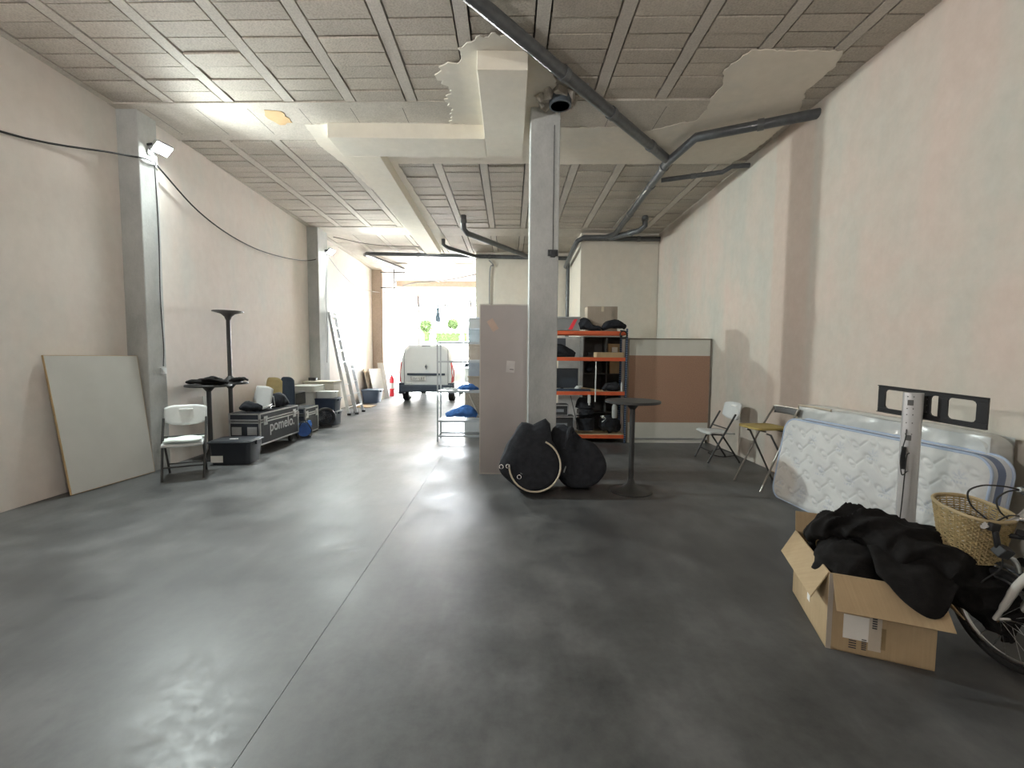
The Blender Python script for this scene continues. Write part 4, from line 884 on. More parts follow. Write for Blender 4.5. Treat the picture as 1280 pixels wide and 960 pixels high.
# stack of boxes behind
def stack_box(label, z0, z1, m, lidm, w=.26): 
    t = thing('storage_box', label, 'box', (-.56,8.70,z0), 0, 'boxes stacked behind the tubular shelf')
    b = MB(); b.rbox(-w,w,-.19,.19,0,z1-z0-.02,.03); b.build('tub', m, t)
    b = MB(); b.rbox(-w-.012,w+.012,-.2,.2,z1-z0-.03,z1-z0,.03); b.build('lid', lidm, t, bevel=.003)
GB = M('grey_white_box', (.50,.52,.53), .5, var=.05)
stack_box('low pale crate at the bottom of the stack behind the tubular shelf', 0, .28, GB, GB, .34)
t = thing('wicker_hamper', 'grey-brown woven hamper in the stack behind the tubular shelf', 'basket', (-.56,8.68,.28))
WK = M('grey_wicker', (.27,.23,.19), .85, var=.25, scale=50, bmp=.5, bscale=90)
b = MB(); b.rbox(-.33,.33,-.2,.2,0,.50,.05); b.build('body', WK, t, bevel=.01)
for s in (-1,1):
    b = MB(); b.obox((s*.12-.02,-.212,.25), (.02,.012,.48), (0,R(s*24),0)); b.build('strap', M('pale_strap',(.5,.46,.4),.8), t, smooth=False)
stack_box('brown box resting on the woven hamper', .78, 1.10, KRAFT2, KRAFT2)
stack_box('mixed grey box third in the stack behind the tubular shelf', 1.10, 1.42, M('cool_grey_box',(.28,.31,.35),.5), GB)
stack_box('tan box below the pale blue one in the stack', 1.42, 1.72, M('tan_box',(.42,.36,.30),.7), MATS['tan_box'] if 'tan_box' in MATS else KRAFT2)
stack_box('pale blue box near the top of the stack behind the tubular shelf', 1.72, 2.03, M('pale_blue_box',(.42,.50,.56),.4), M('pale_blue_lid',(.55,.62,.70),.4))
stack_box('white box on top of the stack behind the tubular shelf', 2.03, 2.24, GB, M('pale_blue_lid2',(.60,.66,.72),.4))
# ------------------------------------------------------------------ right side
# folding bar stool
t = thing('bar_stool', 'tall folding stool with a mustard seat and grey back bar by the right wall', 'stool', (3.02,5.03,0), R(-84))
ST = M('satin_steel', (.36,.34,.31), .28, .9, var=.1)
for s in (-1,1):
    b = MB(); b.tube([(s*.235,-.24,0),(s*.215,.04,.60),(s*.205,.10,.72),(s*.19,.20,.90)], .0115, 8); b.build('front_leg', ST, t)
    b = MB(); b.tube([(s*.175,-.15,.645),(s*.18,-.10,.63),(s*.20,.24,.0)], .0115, 8); b.build('rear_leg', STEELT, t)
b = MB(); b.tube([(-.19,.20,.90),(-.17,.215,.925),(.17,.215,.925),(.19,.20,.90)], .0115, 8, smooth=3); b.build('top_tube', ST, t)
b = MB(); b.grid(lambda u, v: Vector(((u-.5)*.36, .205+.035*(1-(2*u-1)**2), .845+.075*v)), 12, 3); b.build('back_bar', M('grey_vinyl',(.13,.13,.13),.5), t, solid=.014)
b = MB(); b.rbox(-.195,.195,-.27,.14,.685,.712,.07,5); b.build('seat', M('mustard_vinyl',(.34,.25,.07),.6,var=.1,scale=10), t, bevel=.006)
b = MB(); b.tube([(-.175,-.16,.67),(.175,-.16,.67)], .01, 8); b.tube([(-.205,.09,.66),(.205,.09,.66)], .009, 8); b.build('seat_support', STEELT, t)
b = MB(); b.tube([(-.19,.18,.13),(.19,.18,.13)], .006, 6); b.build('crossbar', M('brass_wire',(.40,.30,.18),.4,.8), t)

# quilted mattress
MW, ML, MT = .86, 1.92, .19
def quilt():
    """u along the length 0..ML, v up 0..MW, front face at -thickness/2"""
    t = thing('mattress', 'white quilted mattress with a blue-grey banded edge, standing on its side', 'mattress', (3.01,2.77,0), 0)
    d = Vector((2.87-3.01, 4.68-2.77, 0)).normalized()
    ang = math.atan2(d.y, d.x)
    t.rotation_euler = (0, 0, ang)      # local +X runs away from the camera along the mattress; local +Y points towards the hall
    lean = R(9)
    def place(x, dep, z):
        # dep: 0 at hall face, positive towards the wall
        y0 = -dep; return Vector((x, y0*math.cos(lean) - z*math.sin(lean), z*math.cos(lean) - dep*math.sin(lean)*-1*0 + 0))
    rc = .13
    def inset(x, z):
        dx = min(x, ML-x); dz = min(z, MW-z); 
        if dx < rc and dz < rc: return rc - math.hypot(rc-dx, rc-dz)
        return min(dx, dz)
    P_ = .155
    def q(x, z):
        # vine quilting: mirrored waves plus leaf loops
        u = x/P_; v = z/P_
        s = math.sin(2*math.pi*u*.5)*.33
        a = abs(((v + s) % 1.0) - .5); best = .5-a
        cu, cv = math.floor(u), math.floor(v + .5)
        for i in (-1,0,1):
            for j in (-1,0,1):
                lx, lz = cu+i+.5, cv+j+ (.22 if (int(cu+i) % 2) else -.22)
                rx, rz = u-lx, v-lz; rr_ = rx*.8+rz*.6; ss = -rx*.6+rz*.8
                e = abs(math.sqrt((rr_/.30)**2+(ss/.17)**2) - 1)*.19
                best = min(best, e)
        return best
    nx, nz = 250, 112
    def face(u, v):
        x, z = u*ML, v*MW; i = inset(x, z)
        # squeeze grid to the rounded outline
        cx = min(max(x, rc), ML-rc); cz = min(max(z, rc), MW-rc)
        if (x < rc or x > ML-rc) and (z < rc or z > MW-rc):
            ax, az = x-cx, z-cz; m_ = max(abs(ax), abs(az)); L = math.hypot(ax, az)
            if L > 1e-9: k = m_/L; x, z = cx+ax*k, cz+az*k
            i = rc - m_
        edge = min(1, max(i, 0)/.05); h = min(1, q(x, z)/.16); pf = .013*(1-(1-h)**2)
        return place(x, .018*(1-edge)**2 - pf*edge, z)
    b = MB(); b.grid(face, nx, nz)
    m, nt, bs = nodes('quilted_ticking'); f = tex(nt, 3, 4); c = ramp(nt, f, [(.35,(.50,.50,.50)),(.65,(.59,.59,.58))])
    # a beige stain at the low far corner
    tc = nt.nodes.new('ShaderNodeTexCoord'); vd = nt.nodes.new('ShaderNodeVectorMath'); vd.operation = 'DISTANCE'; vd.inputs[1].default_value = (ML-.12, 0, .22); nt.links.new(tc.outputs['Object'], vd.inputs[0])
    st = nt.nodes.new('ShaderNodeMapRange'); st.inputs[1].default_value = .26; st.inputs[2].default_value = .18; st.inputs[3].default_value = 0; st.inputs[4].default_value = .8; nt.links.new(vd.outputs['Value'], st.inputs[0])
    c = mix(nt, st.outputs[0], c, (.50,.45,.40)); 
    at = nt.nodes.new('ShaderNodeAttribute'); at.attribute_name = 'motif'; c = mix(nt, at.outputs['Fac'], c, (.30,.34,.44))
    nt.links.new(c, bs.inputs['Base Color']); bs.inputs['Roughness'].default_value = .75
    o = b.build('quilted_face', m, t, angle=180)
    # printed sprig motifs
    at_ = o.data.attributes.new('motif', 'FLOAT', 'POINT'); vals = []
    rg = random.Random(4); cents = []
    for k in range(6):
        for j in range(3): cents.append((.16+.33*k + (.16 if j % 2 else 0), .16+.27*j))
    for v in o.data.vertices:
        x, z = v.co.x, v.co.z/math.cos(lean); val = 0
        for (cx, cz) in cents:
            dx, dz = x-cx, z-cz
            if abs(dx) < .07 and abs(dz) < .06:
                r_ = math.hypot(dx, dz); a = math.atan2(dz, -dx)
                if .008 < r_ < .055 and dz > -.01 and math.cos(a*7) > .2: val = max(val, .65*(1-r_/.07))
                if -.045 < dz < -.028 and abs(dx) < .05 and (int((dx+.05)/.012) % 2 == 0): val = .5
        vals.append(val)
    at_.data.foreach_set('value', vals)
    # side band all the way round: stripes
    def outline(k, n, grow=0.0):
        L = []; segs = 10
        for cx, cz, a0 in ((ML-rc,MW-rc,0),(rc,MW-rc,90),(rc,rc,180),(ML-rc,rc,270)):
            for i_ in range(segs+1):
                a = R(a0+90*i_/segs); L.append((cx+(rc+grow)*math.cos(a), cz+(rc+grow)*math.sin(a)))
        return L
    OL = outline(0, 0)
    tb = M('ticking_white', (.62,.65,.70), .7, var=.04); bl = M('ticking_blue_grey', (.16,.20,.31), .7, var=.08); pb = M('pale_blue_ticking', (.36,.43,.56), .7, var=.06)
    def band(name, d0, d1, m_, grow=0.0, lb=None):
        b = MB(); vs = []; n = len(OL); steps = 4
        ol = outline(0, 0, grow)
        for k in range(steps+1):
            dd = d0+(d1-d0)*k/steps
            for (x, z) in ol: vs.append(place(x, dd, z))
        fs = []
        for k in range(steps):
            for i_ in range(n): fs.append((k*n+i_, k*n+(i_+1) % n, (k+1)*n+(i_+1) % n, (k+1)*n+i_))
        b.add(vs, fs); q_ = b.build(name, m_, t, angle=80); (lb and lab(q_, lb)); return q_
    band('side_band', .016, .065, tb); band('side_band', .065, .125, bl, lb='dark blue-grey middle stripe of the edge'); band('side_band', .125, .175, tb)
    for dd in (.016, .174):
        b = MB(); b.tube([place(x, dd, z) for x, z in outline(0, 0, .004)], .009, 8, closed=True); b.build('piping', pb, t)
    b = MB(); vs = [place(x, .174, z) for x, z in OL]; b.add(vs, [tuple(range(len(vs)))]); b.build('back_face', tb, t, smooth=False)
    return t
quilt()
# second mattress in plastic
def mat2():
    t = thing('mattress', 'mattress wrapped in crumpled clear plastic, against the right wall', 'mattress', (3.355,2.92,0), R(0))
    b = MB()
    def f(u, v):
        a = 2*math.pi*u; L, H_ = 2.04, .99; c = math.cos(a); s = math.sin(a); e = .16
        y = L/2 + L/2*math.copysign(abs(c)**e, c); z = H_/2 + H_/2*math.copysign(abs(s)**e, s)
        # v runs through the thickness
        k = abs(v-.5)*2; sh = 1 - .04*max(0, (k-.6)/.4)**2
        y = L/2+(y-L/2)*sh; z = H_/2+(z-H_/2)*sh
        x = (v-.5)*.17 + z*.03
        n_ = noise.noise(Vector((x*3, y*5, z*7)))*.014 + abs(noise.noise(Vector((y*4+z*9, z*3-y*2, 2))))*-.014
        return Vector((x + (n_ if k > .9 else 0), y + n_, max(.0, z + n_ - (.02 if z > .9 else 0)*0)))
    b.grid(f, 260, 8, wrap_u=True); b.build('wrapped_edge', WRAP, t, angle=180)
    def face(sd):
        def g(u, v):
            y, z = .02+u*2.0, .02+v*.945; n_ = noise.noise(Vector((y*4, z*6, sd)))*.014 - abs(noise.noise(Vector((y*5+z*8, z*4-y*2, sd*3))))*.018
            e = min(u, 1-u, v, 1-v); e = min(1, e/.05)
            return Vector((sd*.083 + z*.03 + n_*-sd*e, y, z))
        return g
    b = MB(); b.grid(face(-1), 120, 60); b.build('wrapped_face', WRAP, t, angle=180)
    b = MB(); b.grid(face(1), 20, 10); b.build('wrapped_face', WRAP, t, angle=180)
    b = MB(); b.tube([(.0-.06,2.03,.55),(-.055,2.02,.92),(-.055,1.94,.965),(-.06,1.5,.965)], .012, 8, smooth=5); lab(b.build('piping', M('beige_piping',(.42,.36,.28),.8), t), 'beige worn piping at the far corner')
WRAP = M('crumpled_plastic_wrap', (.50,.51,.50), .22, var=.07, scale=4, coat=.5)
mat2()

# tv mount on pole
t = thing('tv_stand', 'silver pole stand carrying an empty black screen bracket, before the mattress', 'stand', (2.69,2.88,0), 0)
pz = 1.275
POLE = M('satin_aluminium_pole', (.66,.66,.67), .35, .5, var=.04)
rzp = R(-38)
def rz_(x, y): return (x*math.cos(rzp)-y*math.sin(rzp), x*math.sin(rzp)+y*math.cos(rzp))
b = MB(); pts = []
for (x, y) in ((-.052,-.022),(-.052,.022),(-.047,.027),(.030,.027),(.048,.016),(.052,.0),(.048,-.016),(.030,-.027),(-.047,-.027)):
    pts.append((*rz_(x, y), .03))
b.prism(pts, (0,0,pz-.03)); b.build('pole', POLE, t, angle=50)
def onface(x, z, w, h, m, nm, dep=.003):
    # front flat face is local -y of the pole; towards the camera
    b = MB(); q = [(-w/2,-.0275-dep,-h/2),(w/2,-.0275-dep,-h/2),(w/2,-.0265,-h/2),(-w/2,-.0265,-h/2)]
    b.prism([(*rz_(x+a[0], a[1]), z+a[2]) for a in q], (0,0,h)); return b.build(nm, m, t, smooth=False)
for (x, z, w, h) in ((-.015,pz-.065,.030,.036),(-.015,pz-.30,.030,.036)): onface(x, z, w, h, M('grey_socket',(.12,.12,.12),.5), 'cover')
for z in (.025,.105,.145,.20,.275): 
    for x in (-.03,0.0): onface(x, pz-z, .006, .006, BLACKM, 'screw_hole', .001)
b = MB(); b.rbox(-.24,.24,-.20,.20,0,.012,.02); b.build('base_plate', BLACKM, t, bevel=.003)
b = MB(); b.rbox(-.05,.05,-.035,.035,.012,.05,.01); b.build('base_collar', POLE, t)
onface(-.035, .84, .022, .15, BLACKM, 'power_block', .03)
# bracket: frame running along direction bd
bd = Vector((.30,-.955,0)).normalized(); L = .60; c0 = Vector((.085,.02,1.195)) ; dz = -.04
bn = Vector((-bd.y, bd.x, 0))*-1
if bn.x > 0: bn = -bn
def bp(a, h, dep): 
    return c0 + bd*a + Vector((0,0,h + dz*a/L)) + bn*dep
def bar(a0, a1, h0, h1, nm='bracket_bar', d0=-.008, d1=.008):
    b = MB(); vs = [bp(a0,h0,d0),bp(a1,h0,d0),bp(a1,h1,d0),bp(a0,h1,d0),bp(a0,h0,d1),bp(a1,h0,d1),bp(a1,h1,d1),bp(a0,h1,d1)]
    b.add(vs, [(0,3,2,1),(4,5,6,7),(0,1,5,4),(1,2,6,5),(2,3,7,6),(3,0,4,7)]); return b.build(nm, BLACKM, t, bevel=.002, smooth=False)
H2 = .094; A0, A1 = -.27, .33
bar(A0, A1, H2-.024, H2); bar(A0, A1, -H2, -H2+.030); bar(A0, A1, H2-.002, H2+.003, d0=-.008, d1=.02); bar(A0, A1, -H2-.003, -H2+.002, d0=-.008, d1=.02)
bar(A0, A0+.045, -H2+.030, H2-.024); bar(A1-.055, A1, -H2+.030, H2-.024); bar(.085, .135, -H2+.030, H2-.024, 'mullion_plate'); bar(-.03, .045, -H2+.03, H2-.024, 'centre_plate')
b = MB()
for (a, h) in ((-.225,H2-.024),(-.225,-H2+.03),(.275,H2-.024),(.275,-H2+.03),(.135,H2-.024),(.135,-H2+.03),(.045,H2-.024),(.045,-H2+.03)):
    sa = 1 if a in (-.225,.135,.045) else -1; sh = -1 if h > 0 else 1
    b.prism([bp(a,h,-.0075), bp(a+sa*.018,h,-.0075), bp(a+sa*.006,h+sh*.006,-.0075), bp(a,h+sh*.018,-.0075)], bn*.015)
b.build('corner_gusset', BLACKM, t, smooth=False)
b = MB()
for h in (.04,-.0,-.045):
    for a in (-.012,.03): b.cyl(bp(a,h,.008), bp(a,h,.018), .006, n=8)
b.build('bolt', CHROME, t)
b = MB(); b.obox(Vector((.055,.012,1.20)), (.07,.05,.11), (0,0,0)); b.build('mount_arm', BLACKM, t, bevel=.004, smooth=False)
P0 = Vector((-.035,-.035,.90))
b = MB(); b.tube([tuple(c0 + bd*-.10 + Vector((-.01,-.02,-H2))), (-.06,-.03,1.0), (-.105,-.05,.86), (-.10,-.06,.74), (-.06,-.055,.76)], .0035, 6, smooth=6); b.build('power_cord', CABLE, t)
b = MB(); b.tube([(-.05,-.05,.88),(-.085,-.07,.86),(-.09,-.07,.72),(-.095,-.06,.4),(-.10,-.02,.02)], .0035, 6, smooth=6); b.build('power_cord', CABLE, t)

# open cardboard box
BX = Vector((1.65,2.165,0)); v1 = Vector((.405,-.17,0)); v2 = Vector((.185,.55,0)); BH = .40
t = thing('cardboard_box', 'open brown cardboard box overflowing with black fabric, front right', 'box', BX)
th = .006
def wallq(p, q, nm):
    b = MB(); n_ = (q-p).cross(Vector((0,0,1))).normalized()*th; cen = (v1+v2)/2
    if n_.dot(cen-p) < 0: n_ = -n_
    b.prism([p, q, q+Vector((0,0,BH)), p+Vector((0,0,BH))], n_); return b.build(nm, KRAFT, t, smooth=False)
O = Vector((0,0,0))
wallq(O, v1, 'side_panel'); wallq(v1, v1+v2, 'side_panel'); wallq(v1+v2, v2, 'side_panel'); wallq(v2, O, 'side_panel')
b = MB(); b.prism([O+Vector((0,0,.001)), v1+Vector((0,0,.001)), v1+v2+Vector((0,0,.001)), v2+Vector((0,0,.001))], (0,0,th)); b.build('bottom_panel', KRAFT, t, smooth=False)
def flapq(p, q, out, drop, shrink=.0, skew=0.0):
    n_ = out.normalized(); d = (q-p); e0 = p + Vector((0,0,BH)); e1 = q + Vector((0,0,BH)); a = e0 + d*shrink + n_*drop[0] + Vector((0,0,drop[1])); c = e1 - d*(shrink-skew) + n_*drop[0] + Vector((0,0,drop[1]))
    b = MB(); nn = (e1-e0).cross(a-e0).normalized()*.005
    b.prism([e0, e1, c, a], nn); return b.build('flap', KRAFT, t, smooth=False)
o1 = Vector((-.17,-.405,0)); flapq(O+v1*.03, v1*1.0, o1, (.10,-.145), -.0, .06)
o2 = Vector((-.55,.185,0)); flapq(v2, O+v2*.02, o2, (.075,-.145), .0)
flapq(v1, v1+v2, -o2, (.10,-.12)); flapq(v1+v2, v2, -o1, (.02,.12))
# labels and tape on the front panel
fn = o1.normalized()
def onfront(s0, s1, z0, z1, m, nm, dep=.0012):
    b = MB(); p, q = v1*s0, v1*s1; b.prism([p+Vector((0,0,z0)), q+Vector((0,0,z0)), q+Vector((0,0,z1)), p+Vector((0,0,z1))], fn*dep); return b.build(nm, m, t, smooth=False)
lab(onfront(.16,.40,.075,.20,PAPER,'label'), 'torn white shipping label')
onfront(.40,.52,.035,.235,M('clear_tape',(.52,.46,.38),.3),'tape')
for k in range(7): onfront(.22,.29,.028+.0125*k-.0,.033+.0125*k, INK if k % 1 == 0 else PAPER, 'printed_line', .0016) if k < 4 else None
for k in range(6): onfront(.34,.385,.030+.010*k,.035+.010*k, INK, 'printed_line', .0018)
for k in range(5): onfront(.43+.0,.475,.15+.012*k,.157+.012*k, INK, 'printed_line', .0018)
onfront(.515,.56,.05,.16,M('brown_tape',(.27,.19,.10),.35),'tape')
onfront(.0,.05,.0,.398,M('silver_tape',(.45,.40,.34),.3),'tape')
b = MB(); p = v2*.45; q = v2*.52; b.prism([p+Vector((0,0,.1)), q+Vector((0,0,.1)), q+Vector((0,0,.23)), p+Vector((0,0,.23))], o2.normalized()*.0015); b.build('label', PAPER, t, smooth=False)
# black fabric in it
b = sweep([(1.83,2.56,.38),(1.84,2.50,.48),(1.90,2.44,.535),(2.00,2.36,.535),(2.14,2.25,.48),(2.27,2.16,.40),(2.37,2.10,.31),(2.43,2.05,.20),(2.45,2.02,.13)], [(.04,.05),(.12,.10),(.155,.13),(.19,.16),(.21,.18),(.20,.17),(.16,.14),(.10,.10),(.03,.04)], 61, n=72, k=16, amp=.075, freq=3.4, fold=.05)
c_ = sweep([(1.70,2.16,.30),(1.80,2.26,.36),(1.93,2.38,.36),(2.02,2.50,.30)], [(.05,.05),(.18,.13),(.19,.14),(.06,.06)], 63, n=48, k=12, amp=.05, freq=4.0, fold=.03)
b.add(c_.v, c_.f)
fab = tag(b.build('black_fabric', BLACKC, origin=(2.0,2.35,.4), angle=70), 'large bundle of black fabric spilling out of the open cardboard box', 'fabric')
b = MB(); ev = Vector((.922,-.387,0)); ov = Vector((-.387,-.922,0))
def hem(u, v):
    s_ = .20 + .30*u; off = -.16 + .27*v*(.55+.45*math.sin(u*3.0)); z = .50 - .09*v if off < .01 else .425 - 1.35*(off-.01)
    z = max(z, .425-1.35*max(off,0)) if off < .01 else z
    return Vector((1.65,2.165,0)) + ev*s_ + ov*off + Vector((0,0,z + .012*math.sin(u*9+v*4) + .012))
b.grid(hem, 18, 14)
o = b.build('fabric_corner', BLACKC, fab, solid=.010, angle=80); o.location = (-2.0,-2.35,-.4)

# folding bicycle
WHT = M('bicycle_white', (.62,.60,.56), .35, var=.04)
t = thing('bicycle', 'white folding bicycle with small wheels and a wicker basket, cut by the picture edge', 'bicycle', (2.445,2.03,0), 0)
hd = Vector((-.06,1,0)).normalized(); sd = Vector((1,.06,0)); leanx = .135
def B(f, s, z):   # f forward, s sideways (right of rider), z up, leaning to the left
    return hd*f + sd*(s - z*leanx) + Vector((0,0,z))
WR = .245
def wheel(f0, steer):
    def w(a, r, s=0.0):
        ff = r*math.cos(a); return B(f0 + ff*math.cos(steer) - s*math.sin(steer), -ff*math.sin(steer)*-1*0 + s + ff*-math.sin(steer), WR + r*math.sin(a))
    A_ = [2*math.pi*k/48 for k in range(48)]
    g = MB(); g.tube([w(a, WR-.02) for a in A_], .021, 10, closed=True); tt = g.build('tyre', RUBBER, t)
    g = MB(); g.tube([w(a, WR-.047) for a in A_], .011, 8, closed=True); g.build('rim', ALU, tt)
    g = MB(); g.cyl(w(0,0,-.045), w(0,0,.045), .016, n=12); g.build('hub', CHROME, tt)
    g = MB()
    for k in range(20): a = 2*math.pi*k/20; g.cyl(w(a+.25*(-1)**k, .014, .03*(-1)**k), w(a, WR-.05), .0013, n=4, cap=False)
    g.build('spokes', ALU, tt)
    return w
w1 = wheel(0, R(0)); w2 = wheel(-.92, 0)
g = MB(); fd = [(.285,.66),(.285,.9),(.285,1.2),(.285,1.5)]
def mud(f0, a0, a1):
    g = MB()
    g.grid(lambda u, v: B(f0+.272*math.cos(R(a0+(a1-a0)*u)), (v-.5)*.056, WR+(.272 + .008*math.cos((v-.5)*3))*math.sin(R(a0+(a1-a0)*u))), 26, 5); return g.build('mudguard', DARKP, t, solid=.003)
mud(0, 5, 150); mud(-.92, 40, 185)
for s in (-1,1):
    g = MB(); g.tube([B(-.17,s*.025,.60), B(-.10,s*.05,.47), B(-.055,s*.055,.36), B(0,s*.052,WR)], [.017,.017,.015,.010], 10, smooth=4); g.build('fork_leg', WHT, t)
g = MB(); g.cyl(B(-.155,0,.50), B(-.20,0,.66), .024); g.build('head_tube', WHT, t)
g = MB(); g.tube([B(-.175,0,.56), B(-.42,0,.42), B(-.62,0,.38), B(-.92,0,WR+.02)], [.028,.028,.026,.016], 12, smooth=5); g.build('frame', WHT, t)
g = MB(); g.cyl(B(-.62,0,.36), B(-.74,0,.80), .017); g.build('seat_post', CHROME, t)
g = MB(); g.rbox(-.07,.07,-.14,.12,0,.06,.05,4); sdl = g.build('saddle', BLACKM, t, bevel=.015); sdl.location = B(-.75,0,.80)
g = MB(); g.cyl(B(-.62,-.06,.28), B(-.62,.06,.28), .02); 
for s in (-1,1): g.cyl(B(-.62,s*.07,.28), B(-.62+s*.12,s*.07,.18), .01); g.obox(B(-.62+s*.12,s*.12,.17), (.09,.07,.02))
g.build('crank', ALUD, t)
g = MB(); g.tube([B(-.62,.08,.28), B(-.80,.16,.03)], .008, 6); g.build('kickstand', ALUD, t)
HS = Vector((-.20,0,.66))
V_ = Vector
g = MB(); g.tube([V_((-.185,-.03,.715)), V_((-.10,-.02,.722)), V_((-.03,-.02,.752)), V_((.04,-.0,.79)), V_((.10,.02,.83)), V_((.20,.03,.86))], .0115, 10, smooth=6); g.build('handlebar', ALU, t)
g = MB(); g.tube([V_((-.04,-.03,.752)), V_((.06,-.10,.735)), V_((.16,-.22,.74)), V_((.20,-.36,.78))], .0115, 10, smooth=6); g.build('handlebar', CHROME, t)
g = MB(); g.tube([V_((-.02,-.02,.745)), V_((.02,-.12,.72)), V_((.02,-.16,.66))], .017, 10, smooth=3); g.build('stem', CHROME, t)
g = MB(); g.cyl(V_((-.015,.0,.882)), V_((.02,.0,.876)), .012, n=12); g.build('cable_end', ALU, t)
g = MB(); g.cyl(V_((.012,.0,.877)), V_((.14,.01,.855)), .021, .018, n=16); g.build('grip', BLACKM, t)
g = MB(); g.cyl(V_((.20,-.36,.78)), V_((.21,-.48,.80)), .018, n=14); g.build('grip', BLACKM, t)
g = MB(); g.obox(V_((-.17,-.03,.715)), (.045,.05,.04), (0,.2,0)); g.cyl(V_((-.17,-.05,.70)), V_((-.16,-.06,.62)), .013, n=8); g.obox(V_((-.15,-.07,.61)), (.05,.05,.05), (.4,.3,0)); g.build('lever_clamp', BLACKM, t, bevel=.005)
g = MB(); g.cyl(V_((-.205,-.03,.72)), V_((-.19,-.03,.717)), .018, n=12); g.build('end_cap', CHROME, t)
g = MB(); g.tube([V_((-.145,-.08,.60)), V_((-.11,-.09,.57)), V_((-.09,-.09,.52))], [.008,.012,.010], 8, smooth=4); g.build('brake_lever', ALU, t)
g = MB(); g.obox(V_((-.03,-.05,.68)), (.06,.04,.03), (0,.5,.3)); g.cyl(V_((-.05,-.06,.56)), V_((-.01,-.06,.54)), .02, n=12); g.build('lamp_bracket', BLACKM, t, bevel=.004)
for pts in ([(-.01,.0,.882),(-.07,.02,.892),(-.17,.02,.895),(-.235,.02,.865),(-.225,.01,.80),(-.18,-.02,.745),(-.155,-.03,.72)],
            [(-.01,.0,.880),(-.06,.01,.868),(-.105,.01,.83),(-.10,.0,.78),(-.07,-.01,.745)],
            [(-.15,-.03,.735),(-.09,-.03,.765),(-.04,-.03,.765)],
            [(-.15,-.07,.60),(-.13,-.05,.52),(-.16,.0,.42),(-.10,.03,.33),(-.04,.02,.27),(-.03,.02,.245)],
            [(-.06,-.05,.69),(.03,-.08,.60),(.08,-.12,.52)],
            [(-.02,-.05,.70),(.06,-.10,.66),(.14,-.2,.60)]):
    g = MB(); g.tube([V_(p) for p in pts], .0038, 6, smooth=6); g.build('brake_cable', CABLE, t)
# wicker basket: bottom, wall of woven strands
WKB = M('wicker_strand', (.36,.27,.13), .7, var=.25, scale=40)
bc = Vector((-.12,.10,0))
b0 = MB()
def bk(a, h, grow=0.0):
    k = h; rx = .098+.034*k+grow; ry = .09+.045*k+grow; e = 2/2.6; c, s = math.cos(a), math.sin(a)
    return bc + Vector((rx*math.copysign(abs(c)**e, c), ry*math.copysign(abs(s)**e, s), .505+.25*h + .025*h*math.sin(a)))
bk_root = t
NA = 64
g = MB()
for k in range(24):
    h = (k+.5)/24
    g.tube([bk(2*math.pi*j/NA, h, .0035*(1 if (j+k) % 2 else -1)) for j in range(NA)], .0042, 5, closed=True)
bs_ = g.build('wicker_weave', WKB, t); bs_['kind'] = 'stuff'
g = MB()
for j in range(0, NA, 2): g.tube([bk(2*math.pi*j/NA, 0), bk(2*math.pi*j/NA, .5), bk(2*math.pi*j/NA, 1)], .0035, 5)
st_ = g.build('wicker_stake', WKB, t); st_['kind'] = 'stuff'
g = MB(); g.tube([bk(2*math.pi*j/NA, 1.02) for j in range(NA)], .0085, 8, closed=True); g.build('basket_rim', M('basket_rim_wood',(.42,.33,.19),.6), t)
g = MB(); g.add([bk(2*math.pi*j/NA, .01) for j in range(NA)] , [tuple(range(NA))]); g.build('basket_bottom', WKB, t, solid=.006, smooth=False)
g = MB(); g.tube([bc+Vector((.05,-.10,.66)), Vector((.0,-.10,.68))], .012, 8); g.build('basket_bracket', BLACKM, t)
# ------------------------------------------------------------------ van in the entrance bay
VW = M('van_white', (.66,.69,.70), .35, var=.02, coat=.3); VD = M('van_dark_plastic', (.045,.06,.085), .55); VG = M('van_glass', (.02,.025,.03), .1)
t = thing('van', 'small white panel van seen from behind in the entrance bay', 'van', (-2.67,13.85,0))
SEC = [ # y, zb, half width low, half width belt, half width top, zbelt, ztop
    (.02,.36,.74,.80,.60,.95,1.76),(.10,.34,.83,.86,.66,1.0,1.83),(.6,.30,.86,.88,.70,1.0,1.86),(2.3,.30,.87,.89,.70,1.02,1.86),(2.75,.30,.87,.89,.68,1.04,1.80),(3.35,.30,.87,.88,.66,1.02,1.12),(3.95,.30,.84,.84,.60,.90,.98),(4.12,.34,.70,.74,.5,.7,.78)]
def sec(q):
    y, zb, wl, wb, wt, zm, zt = q
    P_ = [(0,zb),(wl*.8,zb),(wl,zb+.10),(wb,zm-.25*(zm-zb)),(wb,zm),(wb-(wb-wt)*.35,zm+(zt-zm)*.45),(wt+.03,zt-.12*(zt-zm)-.02),(wt-.10,zt-.01),(0,zt+.01)]
    return [(x,y,z) for x, z in P_] + [(-x,y,z) for x, z in P_[-2:0:-1]]
b = MB(); rs = [sec(q) for q in SEC]; n = len(rs[0]); vs = sum(rs, [])
fs = [(i*n+k, i*n+(k+1) % n, (i+1)*n+(k+1) % n, (i+1)*n+k) for i in range(len(rs)-1) for k in range(n)] + [tuple(range(n))[::-1], tuple((len(rs)-1)*n+k for k in range(n))]
b.add(vs, fs); body = b.build('body', VW, t, angle=50, bevel=.015)
b = MB(); b.box(-.855,.855,-.07,.20,.33,.56); b.build('rear_bumper', VD, t, bevel=.04)
b = MB(); b.box(-.60,.60,-.02,.02,.86,.93); b.build('trim_strip', VD, t, bevel=.008)
